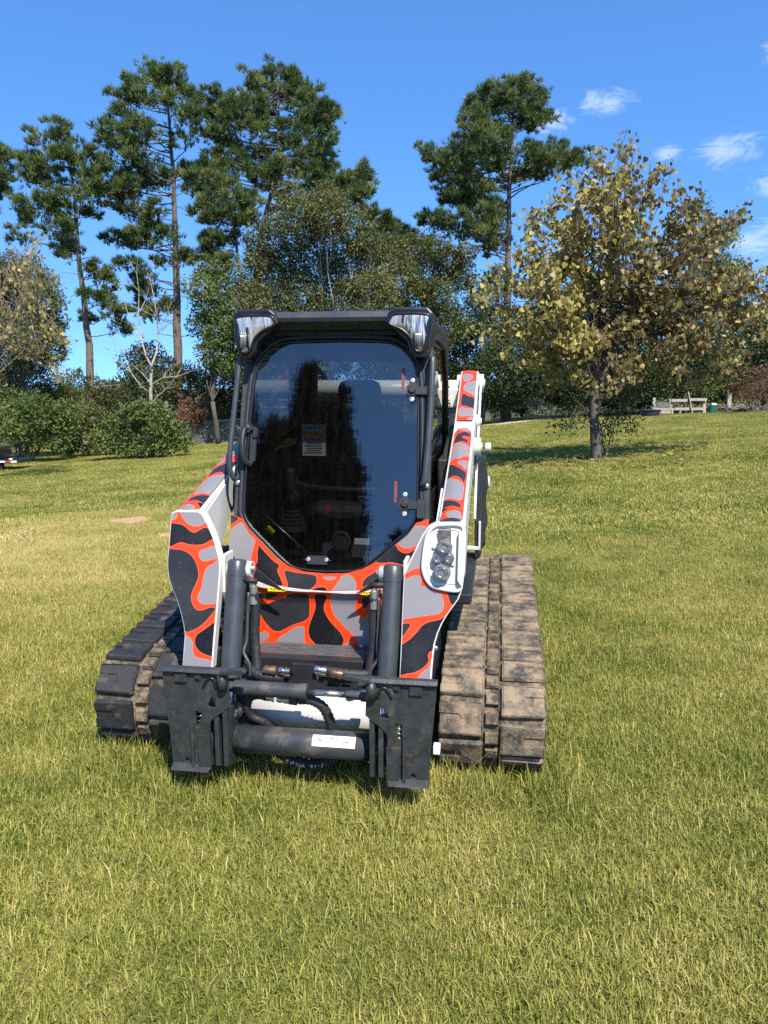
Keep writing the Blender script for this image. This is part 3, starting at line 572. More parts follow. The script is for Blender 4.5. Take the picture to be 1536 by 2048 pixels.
# ---- bare pale sapling
def px_path(pts, Y, base, rng=None, jit=0.0):
    return [at(x, y, Y+(rng.normal()*jit if rng is not None else 0))-base for x, y in pts]
Yb = 30.5; b0 = on_ground(299, Yb); rng = np.random.default_rng(5)
root = empty('bare_sapling', b0, label='leafless pale forked sapling standing in the vine mound', cat='tree')
zz = lambda P: [(x/3.072, 440+y/3.072) for x, y in P]
tr = px_path(zz([(920,1170),(925,1050),(928,960),(930,900)]), Yb, b0); tr[0].z = -.1; tr[0].x = tr[1].x-.02
MB().tube(tr, [.085, .07, .06, .055], 8).build('trunk', M['bark_pale'], root)
bm_ = MB()
stems = [([(930,900),(900,840),(875,760),(858,660),(850,560),(855,440),(840,330),(845,250)], .045), ([(930,900),(962,810),(970,700),(965,600),(945,470),(925,380),(900,300)], .045),
 ([(915,1060),(860,1015),(800,930),(740,880),(670,800),(580,735)], .028), ([(932,1130),(970,1080),(1020,1040),(1062,990)], .026), ([(935,1010),(1000,968),(1090,962),(1200,920),(1225,880)], .024),
 ([(870,740),(820,660),(780,560),(760,450),(740,330)], .022), ([(968,700),(1010,620),(1040,540),(1060,470)], .02), ([(860,560),(900,480),(920,400),(990,320)], .018), ([(800,930),(760,820),(700,660),(690,600)], .016), ([(965,640),(1000,680),(1040,600)], .016), ([(925,1000),(880,950),(830,900),(740,880)], .018), ([(740,1010),(640,1020),(560,1020)], .01)]
for pts, r in stems:
    pa = px_path(zz(pts), Yb, b0, rng, .25); n = len(pa); bm_.tube(pa, [r*(1-.85*i/(n-1)) for i in range(n)], 6, cap=False)
    for k in range(9):
        i = rng.integers(1, n); L = rng.uniform(.3, 1.1); e = pa[i]+Vector((rng.normal()*.5, rng.normal()*.3, rng.uniform(.2, 1)))*L
        bm_.tube(limb_path(pa[i], e, .05, rng, 4), [r*.3, r*.25, r*.16, .004], 4, cap=False)
bm_.build('branchwork', M['bark_pale'], root)['kind'] = 'stuff'

# ---- heart-shaped leaves
def heart_leaf(seed):
    r = random.Random(seed); c = r.uniform(-.12, .12); h = .5*r.uniform(.9, 1.1)
    pts = [(0, .06), (.26, -.03), (.47, .16), (.45, .45), (.26, .75), (.02+c, 1.05), (-.24, .77), (-.45, .46), (-.48, .15), (-.25, -.03)]
    V = [(x, y, -.18*y*y+.12*abs(x)+r.uniform(-.02, .02)) for x, y in pts]+[(0, .45, -.06)]
    return np.array(V), [(10, i, (i+1) % 10) for i in range(10)]
HV = [heart_leaf(i) for i in range(6)]
def leaf_tree(name, label, Y, base_px, blobs, n_leaf, size, mat, seed, trunk_paths, trunk_mat, single=0, yellow=.5, group=None, twig_bare=0, gdepth=1.0, limb_from=None):
    rng = np.random.default_rng(seed); base = on_ground(base_px, Y); base.z -= .03; mpp = Y/F
    root = empty(name, base, label=label, cat='tree', group=group)
    tm = MB(); fork = []
    for pts, r0, r1 in trunk_paths:
        pa = px_path(pts, Y, base); n = len(pa)
        if pa[0].z < .35: pa[0].z = -.12
        pa = [Vector(p) for p in spline(pa, 4, False)]; n = len(pa)
        tm.tube(pa, [r0+(r1-r0)*i/(n-1) for i in range(n)], 9); fork += pa[n//2:]
    tm.build('trunk', M[trunk_mat], root)
    lim = MB(); pos = []; W = []; tw = 0
    vol = np.array([r**2 for _, _, r in blobs], float); cnt = np.maximum(6, n_leaf*vol/vol.sum()).astype(int)
    for (x, y, r), n in zip(blobs, cnt):
        R = r*mpp
        for s_ in range(3):
            dy = rng.uniform(-1, 1)*gdepth*2.1*(1-.35*abs(x-base_px)/330)
            c = Vector(at(x+rng.normal()*r*.35, y+rng.normal()*r*.35, Y+dy))-base
            f = fork[rng.integers(len(fork))] if limb_from is None else limb_from-base
            pa = limb_path(f, c, .07, rng, 6, .05); rb = .008+.007*(c-f).length/2
            lim.tube(pa, [rb*(1-.8*i/5) for i in range(6)], 5, cap=False)
            for k in range(7+twig_bare):
                st = pa[rng.integers(3, 6)]; d = Vector(rng.normal(size=3)); d.z = abs(d.z)*.7+.15; d += (c-f).normalized()*1.1; e = st+d.normalized()*R*rng.uniform(.5, 1.25)
                tp = limb_path(st, e, .04, rng, 5, .06); lim.tube(tp, [.007, .006, .005, .004, .003], 4, cap=False)
                m = max(1, int(round(n/(3*(7+twig_bare))+rng.uniform(-.3, .5))))
                for q in range(m):
                    t_ = rng.uniform(.15, 1); i = min(int(t_*4), 3); p = tp[i].lerp(tp[i+1], t_*4-i); pos.append(p+Vector(rng.normal(size=3)*.07)); W.append((p.z, p.y))
    lim.build('branchwork', M[trunk_mat], root)['kind'] = 'stuff'
    n = len(pos); pos = np.array(pos)
    tint = np.clip(yellow+rng.normal(size=n)*.27-.2*np.sin(pos[:, 0]*.9+.3), 0, 1)
    order = np.argsort(pos[:, 1]+rng.normal(size=n)*.35)              # nearest to the camera first
    Vs, Fs, Ts = [], [], []; off = 0; singles = []
    shared = {}
    for rank, i in enumerate(order):
        k = int(rng.integers(6)); V, T3 = HV[k]; s_ = size*rng.uniform(.7, 1.25)
        e = Euler((rng.normal()*.6-1.15, rng.normal()*.5, rng.uniform(0, 6.283)))
        if rank < single: singles.append((i, k, s_, e)); continue
        Rm = np.array(e.to_matrix()); Vs.append((V*s_)@Rm.T+pos[i]); Fs.append(np.array(T3)+off); off += len(V); Ts.append(np.full(len(V), tint[i]))
    fastmesh('crown', np.concatenate(Vs), np.concatenate(Fs), M[mat], root, {'tint': np.concatenate(Ts)})['kind'] = 'stuff'
    for (i, k, s_, e) in singles:
        tb = int(tint[i]*4.99); key = (k, tb)
        if key not in shared:
            V, T3 = HV[k]; o = fastmesh('leaf', V, T3, M[mat], root, {'tint': np.full(len(V), (tb+.5)/5)}); shared[key] = o.data
        else:
            o = bpy.data.objects.new('leaf', shared[key]); col.objects.link(o); o.parent = root
        o.location = pos[i]; o.rotation_euler = e; o.scale = (s_,)*3
    return root
RB = [(1240,325,42),(1180,380,55),(1300,375,50),(1110,420,55),(1230,420,75),(1350,440,65),(1060,500,62),(1170,510,85),(1300,520,85),(1420,500,58),(1010,580,55),(1100,610,80),(1230,610,90),(1370,600,80),(1480,590,50),(1060,680,55),(1170,690,65),(1300,690,70),(1410,670,58),(1500,650,45),(965,590,30),(990,650,42),(1250,290,22),(1320,340,28),(1450,450,38),(1140,720,45),(1350,720,45),(1080,440,35),(1530,610,35),(960,670,25),(1450,720,30),(1220,740,35),(1505,560,38),(1545,640,45),(1440,610,50),(1130,480,50),(1270,470,55),(1000,715,45),(1080,735,45),(1280,755,42),(1380,745,42),(1480,715,42),(1150,755,36),(1090,690,45),(1520,680,36),(1110,765,40),(1180,775,40),(1260,775,40),(1340,765,38),(1040,735,36),(1420,745,38)]
YR = 16.6
leaf_tree('redbud_tree', 'round tree with yellowing heart-shaped leaves standing alone on the right', YR, 1194, RB, 16500, .094, 'leaf_redbud', 81,
  [([(1194,925),(1191,880),(1188,820),(1190,760),(1196,700),(1202,640),(1205,560)], .125, .035), ([(1192,830),(1204,770),(1222,710),(1250,640),(1275,570)], .08, .03), ([(1190,800),(1180,740),(1160,690),(1120,640),(1080,600)], .06, .025), ([(1194,770),(1225,720),(1290,680),(1370,645)], .05, .02), ([(1196,740),(1185,660),(1170,570),(1155,470)], .05, .02)], 'bark_dark', single=300, yellow=.52)
leaf_tree('young_tree', 'twiggy half-bare tree with yellow leaves at the left photo edge', 22, -60,
  [(30,530,40),(70,500,36),(95,560,36),(30,600,45),(100,640,36),(20,670,42),(60,700,34),(110,745,22),(-30,560,60),(-50,650,60),(120,690,22)], 190, .115, 'leaf_yellow', 82,
  [([(-60,965),(-58,880),(-50,800),(-40,740)], .09, .06), ([(-50,820),(-20,740),(20,660),(50,570)], .04, .012), ([(-50,800),(0,745),(60,690),(105,640)], .035, .01), ([(-45,780),(-25,690),(0,600),(20,520)], .035, .01)], 'bark_twig', single=0, yellow=.4, twig_bare=9)
# seedling shoots at the foot of the redbud
rngs = np.random.default_rng(90); bs = on_ground(1218, YR+.1); root = empty('seedling', bs, label='spindly green seedling shoots at the foot of the round tree', cat='plant')
sm = MB(); SP = []
for pts in ([(1210,915),(1203,870),(1196,840),(1160,830),(1120,825)], [(1212,915),(1222,870),(1232,840),(1245,800),(1250,770)], [(1205,905),(1205,870),(1225,840),(1260,830)], [(1200,860),(1160,845),(1135,855),(1110,850)], [(1203,850),(1150,800),(1120,790)], [(1230,850),(1262,845),(1270,860)], [(1245,800),(1215,790),(1200,770)], [(1232,840),(1260,800),(1270,790)]):
    pa = px_path(pts, YR+.1, bs, rngs, .12); pa[0].z = max(pa[0].z, -.02); pa = [Vector(p) for p in spline(pa, 5, False)]; n = len(pa); sm.tube(pa, [.016-.012*i/(n-1) for i in range(n)], 5, cap=False)
    for p in pa[4:]:
        for k in range(12): SP.append(p+Vector(rngs.normal(size=3)*.10))
sm.build('stem', M['bark_dark'], root); SP = np.array(SP); V, Fc, t = leaf_cards(SP, rngs.uniform(.06, .11, len(SP)), np.clip(.3+rngs.normal(size=len(SP))*.2, 0, 1), rngs, None, .5, .4)
fastmesh('foliage', V, Fc, M['leaf_dark'], root, {'tint': t})
# fallen leaves below it
P = []; rngl = np.random.default_rng(91); b0 = on_ground(1190, YR); LV, LF, LT = [], [], []; off = 0
for i in range(150):
    x, y = b0.x+rngl.normal()*1.7-.6, b0.y+rngl.normal()*1.0-.1; V, T3 = HV[i % 6]; R3 = np.array(Euler((rngl.normal()*.35, rngl.normal()*.35, rngl.uniform(0, 6.28))).to_matrix())
    LV.append((V*.1)@R3.T+np.array((x, y, gz(x, y)+.055))); LF.append(np.array(T3)+off); off += len(V); LT.append(np.full(len(V), rngl.uniform(.2, 1)))
tag(fastmesh('fallen_leaves', np.concatenate(LV), np.concatenate(LF), M['leaf_redbud'], None, {'tint': np.concatenate(LT)}), 'fallen yellow leaves scattered under the round tree', 'leaves', kind='stuff')

# ---- conifers on the other side of the field, seen mirrored in the windshield
def far_conifer(label, x, y, h, w, seed):
    rng = np.random.default_rng(seed); base = Vector((x, y, gz(x, y)-.05)); root = empty('cedar_tree', base, label=label, cat='tree', group='conifers mirrored in the windshield')
    MB().tube([(0, 0, 0), (.1, 0, h*.5), (0, 0, h*.97)], [.2, .13, .03], 8).build('trunk', M['bark_dark'], root)
    n = 1500; z = rng.uniform(.08, 1, n); a = rng.uniform(0, 6.283, n); lob = 1+.3*np.sin(a*3+z*9)+.25*np.sin(z*34)
    r = w*.5*np.minimum(1, (1-z)*1.7+.05)*lob*rng.uniform(.35, 1, n)**.5
    C = np.stack([r*np.cos(a), r*np.sin(a), z*h], 1); A = np.stack([np.cos(a), np.sin(a), np.full(n, .5)], 1); A /= np.linalg.norm(A, axis=1)[:, None]
    V, Fc, t = needle_tufts(C, A, rng, 10, .7, .13, spread=.6, tint=np.clip(.25+rng.normal(size=n)*.15, 0, 1)); fastmesh('crown', V, Fc, M['mirror_needles'], root, {'tint': t})
def mirrored(az, d): return (-.3+math.sin(rad(az))*d, 4+math.cos(rad(az))*d)
for i, (az, d, h, w, lb) in enumerate([(201.3, 27, 16.6, 3.4, 'tallest dark conifer, mirrored in the middle of the windshield'), (203.8, 28, 18.0, 3.2, 'slender dark conifer, mirrored left of the tallest one'), (206.4, 29, 15.5, 3.8, 'broad dark conifer, mirrored near the left side of the windshield'),
    (194.6, 34, 12.4, 3.0, 'low dark conifer, mirrored in the lower right of the windshield'), (199.4, 26, 12.5, 2.4, 'small dark conifer, mirrored beside the pale sky gap'), (210, 27, 15.5, 4.5, 'wide dark conifer, mirrored at the far left of the windshield'), (191, 36, 14.0, 3.5, 'dark conifer, mirrored behind the lower hinge')]):
    x, y = mirrored(az, d); far_conifer(lb, x, y, h, w, 300+i)

# ---- chain-link fences
def fence(name, label, A_, B_, h, npost, pitch=.11, group=None):
    a, b = Vector(A_), Vector(B_); root = empty(name, a, label=label, cat='fence', group=group); d = b-a; L = math.hypot(d.x, d.y); u = Vector((d.x/L, d.y/L, 0))
    def gp(s, z): p = a+u*s; return Vector((u.x*s, u.y*s, gz(p.x, p.y)-a.z+z))
    for i in range(npost):
        s = L*i/(npost-1); m = MB(); m.cyl(gp(s, -.1), gp(s, h+.05), .032, 8); m.disc_steps(gp(s, h+.05), (0, 0, 1), [(0, .036), (.02, .036), (.05, .01)], 8); m.build('fence_post', M['galvanised'], root)
    MB().tube([gp(L*i/20, h) for i in range(21)], .024, 6).build('top_rail', M['galvanised'], root)
    w = MB(); r = .008; n = int((L+h)/pitch)
    for i in range(n):
        s0 = i*pitch
        for sg in (1, -1):
            q0, q1 = (s0, s0-h) if sg > 0 else (s0-h, s0)
            z0, z1 = .03, h
            if q0 < 0 or q1 < 0 or q0 > L or q1 > L:
                lo, hi = 0, L; c0 = min(max(q0, lo), hi); c1 = min(max(q1, lo), hi)
                f0 = (c0-q0)/(q1-q0); f1 = (c1-q0)/(q1-q0); z0, z1 = .03+(h-.03)*f0, .03+(h-.03)*f1; q0, q1 = c0, c1
                if abs(q0-q1) < .02: continue
            w.tube([gp(q0, z0), gp(q1, z1)], r, 3, cap=False)
    w.build('chain_link_mesh', M['galvanised'], root)['kind'] = 'stuff'
    return root
fence('chain_link_fence', 'grey chain-link fence left of the cab, half grown over', on_ground(355, 39.2), on_ground(520, 39.6), 1.15, 3, group='chain-link fences at the back of the field')
fence('chain_link_fence', 'grey chain-link fence running behind the round tree on the right', on_ground(940, 46), on_ground(1340, 47), 1.15, 6, group='chain-link fences at the back of the field')

# ---- yard things by the right-hand fence
def at_ground(name, px, Y, label, cat, rz=0, group=None): return empty(name, on_ground(px, Y), rz, label, cat, group)
YY = 38.5
r_ = at_ground('picnic_table', 1377, YY, 'weathered grey wooden bench frame lying by the dark tub', 'bench')
for (p0, p1, t_) in (((-.80, 0, .02), (-.95, .1, .78), .11), ((.18, -.05, .02), (-.08, .0, 1.12), .11), ((.78, 0, .0), (.80, .1, .72), .13), ((-.35, .3, 0), (-.2, .35, .55), .09)):
    d = Vector(p1)-Vector(p0); MB().box((Vector(p0)+d/2), (t_, .05, d.length), d.to_track_quat('Z', 'Y').to_matrix()).build('leg', M['old_wood'], r_)
for (z, x0, x1, y) in ((.70, -.9, -.1, .04), (.74, .02, .85, .03), (.28, -.7, .75, .08), (.12, -1.6, -.75, .1)): MB().box(((x0+x1)/2, y-.06, z), (x1-x0, .045, .13)).build('board', M['old_wood'], r_)
r_ = at_ground('wooden_post', 1456, YY, 'square weathered wooden post standing beside the green bin', 'post'); MB().bbox((0, 0, .38), (.2, .18, .95), .02).build('shaft', M['old_wood'], r_); MB().bbox((0, 0, .87), (.22, .2, .03), .01).build('post_cap', M['old_wood'], r_)
r_ = at_ground('wooden_post', 1306, YY+.8, 'pale wooden post behind the dark tub', 'post'); MB().bbox((0, 0, .4), (.14, .12, 1.0), .015).build('shaft', M['old_wood'], r_); MB().bbox((0.5, -.09, .32), (1.0, .05, .12), .01).build('side_board', M['old_wood'], r_)
def tub(name, px, Y, w, h, mat, label, cat):
    r_ = at_ground(name, px, Y, label, cat); m = MB(); n = 20
    m.disc_steps((0, 0, 0), (0, 0, 1), [(0, w*.42), (h*.95, w*.5), (h*.95, w*.53), (h, w*.53), (h, w*.47), (h*.3, w*.42)], n); m.build('body', M[mat], r_)
    MB().tube([(w*.5*math.cos(a)*1.04, w*.5*math.sin(a)*1.04, h*.88) for a in np.linspace(-.5, .5, 7)], .02, 6).build('handle', M[mat], r_); return r_
tub('stock_tub', 1300, YY-.2, .98, .34, 'tub_dark', 'low dark round tub on the grass, left of the bench frame', 'tub')
r_ = tub('garbage_bin', 1424, YY, .42, .40, 'bin_green', 'small green bin with white top beside the wooden post', 'bin'); MB().bbox((.05, 0, .45), (.24, .2, .1), .03).build('bag', M['decal_white'], r_)
r_ = at_ground('lumber_stack', 1082, 43.5, 'orange lumber boards stacked by the right wire fence', 'lumber')
for i, (x, y, z, L) in enumerate(((0, 0, .06, 2.0), (.05, .2, .06, 2.0), (-.05, .05, .15, 1.8), (.1, .2, .15, 1.7))): MB().bbox((x, y, z), (L, .16, .085), .01).build('board', M['new_wood'], r_)
r_ = at_ground('slab', 1020, 43.2, 'low flat grey slab in front of the right wire fence', 'slab'); MB().bbox((0, 0, .04), (1.1, .7, .16), .03).build('top', M['tub_dark'], r_); MB().bbox((0, 0, -.03), (1.2, .8, .08), .02).build('base', M['grey_plate'], r_)
r_ = at_ground('brush_pile', 1490, YY, 'low heap of cut branches at the right edge of the yard', 'brush'); rg = np.random.default_rng(44)
for nm, mt, k in (('stick_heap', 'old_wood', 60), ('dry_leaf_heap', 'leaf_rust', 0)):
    if k:
        m = MB()
        for i in range(k):
            c = Vector((rg.normal()*.5, rg.normal()*.3, abs(rg.normal())*.13+.04)); d = Vector((rg.normal(), rg.normal()*.6, rg.normal()*.25)).normalized()*rg.uniform(.2, .6)
            m.tube([c-d, c+Vector((0, 0, .05)), c+d], [.02, .018, .01], 5)
        m.build(nm, M[mt], r_)
    else:
        q = rg.normal(size=(500, 3))*np.array((.55, .35, .12)); q[:, 2] = abs(q[:, 2])+.02; V, Fc, t = leaf_cards(q, rg.uniform(.06, .12, 500), rg.uniform(0, 1, 500), rg); fastmesh(nm, V, Fc, M[mt], r_, {'tint': t})
# ---- trailer at the left photo edge
r_ = empty('utility_trailer', on_ground(-8, 27.5), rad(3), 'black utility trailer with red and white reflective tape at the left edge', 'trailer')
MB().bbox((-.4, 0, .62), (1.5, 1.3, .42), .03).build('cargo_box', M['black_paint'], r_)
MB().bbox((0.05, 0, .36), (2.1, 1.2, .09), .015).build('deck', M['black_paint'], r_)
for i, x in enumerate(np.arange(-.9, 1.1, .2)): MB().box((x, -.61, .36), (.2, .012, .06)).build('reflective_strip', M['decal_white' if i % 2 else 'red_reflector'], r_)
m = MB()
for x0, x1, z in ((.35, 1.05, .82), (.35, 1.05, .58)): m.tube([(x0, -.55, z), (x1, -.55, z)], .015, 6)
m.tube([(1.05, -.55, .36), (1.05, -.55, .84)], .02, 6); m.build('side_rail', M['black_paint'], r_)
MB().bbox((.78, -.55, .44), (.12, .06, .06), .02).build('hitch_light', M['decal_white'], r_)
for x in (-.5, .2):
    MB().disc_steps((x, -.5, .2), (0, 1, 0), [(0, .14), (0, .22), (.03, .26), (.17, .26), (.2, .22), (.2, .1)], 20).build('wheel', M['rubber'], r_)

# ------------------------------------------------------------------ grass: blades gathered in tufts, one mass
def turf_tile(name, side, n, L0, L1, w0, w1, seed, lean=.9):
    rng = np.random.default_rng(seed); p = rng.uniform(-side/2, side/2, (n, 2)); 
    k = n//14; tc_ = rng.uniform(-side/2, side/2, (k, 2)); own = rng.integers(0, k, n); m = rng.random(n) < .45
    p = np.where(m[:, None], tc_[own]+rng.normal(size=(n, 2))*.024, p)
    a = rng.uniform(0, 6.283, n); L = rng.uniform(L0, L1, n)*np.where(rng.random(n) < .05, 1.7, 1); w = rng.uniform(w0, w1, n); ln = np.abs(rng.normal(size=n))*lean*.75+.15
    dx = np.stack([np.cos(a), np.sin(a), 0*a], 1); sd = np.stack([-np.sin(a), np.cos(a), 0*a], 1)
    tw = rng.normal(size=n)*.5; sd = sd*np.cos(tw)[:, None]+np.array([0, 0, 1])*np.sin(tw)[:, None]*.3
    b = np.concatenate([p, np.zeros((n, 1))-.01], 1); 
    h1 = np.cos(ln*.6)*L*.5; r1 = np.sin(ln*.6)*L*.5; h2 = h1+np.cos(np.minimum(ln*1.5, 2.1))*L*.5; r2 = r1+np.sin(np.minimum(ln*1.5, 2.1))*L*.5
    up_ = np.array([0, 0, 1.0]); m1 = b+dx*r1[:, None]+up_*h1[:, None]; tp = b+dx*r2[:, None]+up_*h2[:, None]
    hw = (w/2)[:, None]
    V = np.stack([b-sd*hw*.8, b+sd*hw*.8, m1+sd*hw, m1-sd*hw, tp], 1).reshape(-1, 3); i0 = np.arange(n)*5
    T = np.concatenate([np.stack([i0, i0+1, i0+2], 1), np.stack([i0, i0+2, i0+3], 1), np.stack([i0+3, i0+2, i0+4], 1)])
    tint = np.clip(.40+rng.normal(size=n)*.24+np.where(rng.random(n) < .10, .36, 0), 0, 1)
    o = fastmesh(name, V, T, M['grass_blade'], None, {'tint': np.repeat(tint, 5)}); col.objects.unlink(o); return o
tiles = bpy.data.collections.new('turf_tiles')
NEAR = [turf_tile('turf', .42, 2100, .020, .052, .0020, .0040, 400+i, 1.35) for i in range(6)]
FAR = [turf_tile('turf', 1.3, 4300, .025, .058, .006, .012, 420+i, 1.7) for i in range(4)]
TALL = [turf_tile('turf', .20, 60, .08, .17, .0022, .0042, 460+i, .9) for i in range(3)]
for o in NEAR+FAR+TALL: tiles.objects.link(o)
names = sorted([(o.name, o) for o in NEAR+FAR+TALL]); order = [o for _, o in names]
pts = []; rot = []; scl = []; ids = []; rg = np.random.default_rng(77)
def inside(poly, x, y):
    c = False; j = len(poly)-1
    for i in range(len(poly)):
        if (poly[i][1] > y) != (poly[j][1] > y) and x < (poly[j][0]-poly[i][0])*(y-poly[i][1])/(poly[j][1]-poly[i][1])+poly[i][0]: c = not c
        j = i
    return c
SC = [np.mean(S, 0) for S in SOIL]
def put(xx, yy, kinds, s0, s1):
    e = .3; nx_ = (gz(xx+e, yy)-gz(xx-e, yy))/(2*e); ny_ = (gz(xx, yy+e)-gz(xx, yy-e))/(2*e)
    pts.append((xx, yy, gz(xx, yy))); az = rg.uniform(0, 6.283)
    q = Vector((-nx_, -ny_, 1)).to_track_quat('Z', 'Y').to_matrix() @ Matrix.Rotation(az, 3, 'Z'); rot.append(tuple(q.to_euler())); scl.append(rg.uniform(s0, s1)); ids.append(order.index(kinds[rg.integers(len(kinds))]))
def scatter(y0, y1, step, kinds, marg, s0, s1):
    y = y0
    while y < y1:
        half = y*.52+marg; x = -half
        while x < half:
            xx, yy = x+rg.uniform(-.4, .4)*step, y+rg.uniform(-.4, .4)*step
            if min(math.hypot(xx-c[0], yy-c[1]) for c in SC) > 1.25 and not inside(GRAVEL, xx, yy): put(xx, yy, kinds, s0, s1)
            x += step
        y += step
scatter(.5, 9.0, .20, NEAR, 1.8, .85, 1.3)
scatter(8.6, 48.0, .62, FAR, 6.0, .8, 1.3)
for xx in np.arange(-6, 0, .2):                          # finer turf round the bare spots
    for yy in np.arange(7.4, 13, .2):
        x2, y2 = xx+rg.uniform(-.08, .08), yy+rg.uniform(-.08, .08)
        if min(math.hypot(x2-c[0], y2-c[1]) for c in SC) < 1.5 and not any(inside([(c[0]+(p[0]-c[0])*1.35, c[1]+(p[1]-c[1])*1.35) for p in S], x2, y2) for S, c in zip(SOIL, SC)): put(x2, y2, NEAR, .85, 1.3)
for (x0, x1, y0, n_) in ((-1.02, -.5, -.02, 16), (.5, 1.02, -.02, 16), (-.56, -.28, -.26, 8), (.28, .56, -.26, 8), (-.3, .3, -.1, 10), (1.0, 1.04, .2, 3), (1.02, 1.05, .6, 3), (-1.06, -1.03, .3, 3)):   # longer grass left standing against the machine
    for k in range(n_):
        xm, ym = rg.uniform(x0, x1), y0+rg.normal()*.06; a_ = -rad(8.3); put(-.309+xm*math.cos(a_)-ym*math.sin(a_), 3.123+xm*math.sin(a_)+ym*math.cos(a_), TALL, .65, 1.1)
me = bpy.data.meshes.new('grass'); me.from_pydata(pts, [], [])
a = me.attributes.new('rot', 'FLOAT_VECTOR', 'POINT'); a.data.foreach_set('vector', np.array(rot, np.float32).ravel())
a = me.attributes.new('scl', 'FLOAT', 'POINT'); a.data.foreach_set('value', np.array(scl, np.float32))
a = me.attributes.new('pick', 'INT', 'POINT'); a.data.foreach_set('value', np.array(ids, np.int32))
grass = bpy.data.objects.new('grass', me); col.objects.link(grass); tag(grass, 'short yellow-green grass covering the whole field', 'grass', kind='stuff')
ng = bpy.data.node_groups.new('grass_scatter', 'GeometryNodeTree'); ng.interface.new_socket('Geometry', in_out='INPUT', socket_type='NodeSocketGeometry'); ng.interface.new_socket('Geometry', in_out='OUTPUT', socket_type='NodeSocketGeometry')
gi, go = ng.nodes.new('NodeGroupInput'), ng.nodes.new('NodeGroupOutput')
ci = ng.nodes.new('GeometryNodeCollectionInfo'); ci.inputs[0].default_value = tiles; ci.inputs['Separate Children'].default_value = True; ci.inputs['Reset Children'].default_value = True
ip = ng.nodes.new('GeometryNodeInstanceOnPoints'); ip.inputs['Pick Instance'].default_value = True
def na(name, dt): n_ = ng.nodes.new('GeometryNodeInputNamedAttribute'); n_.data_type = dt; n_.inputs[0].default_value = name; return n_.outputs[0]
e2r = ng.nodes.new('FunctionNodeEulerToRotation'); ng.links.new(na('rot', 'FLOAT_VECTOR'), e2r.inputs[0]); ng.links.new(e2r.outputs[0], ip.inputs['Rotation'])
ng.links.new(na('scl', 'FLOAT'), ip.inputs['Scale']); ng.links.new(na('pick', 'INT'), ip.inputs['Instance Index'])
ng.links.new(gi.outputs[0], ip.inputs['Points']); ng.links.new(ci.outputs[0], ip.inputs['Instance']); ng.links.new(ip.outputs[0], go.inputs[0])
md = grass.modifiers.new('scatter', 'NODES'); md.node_group = ng

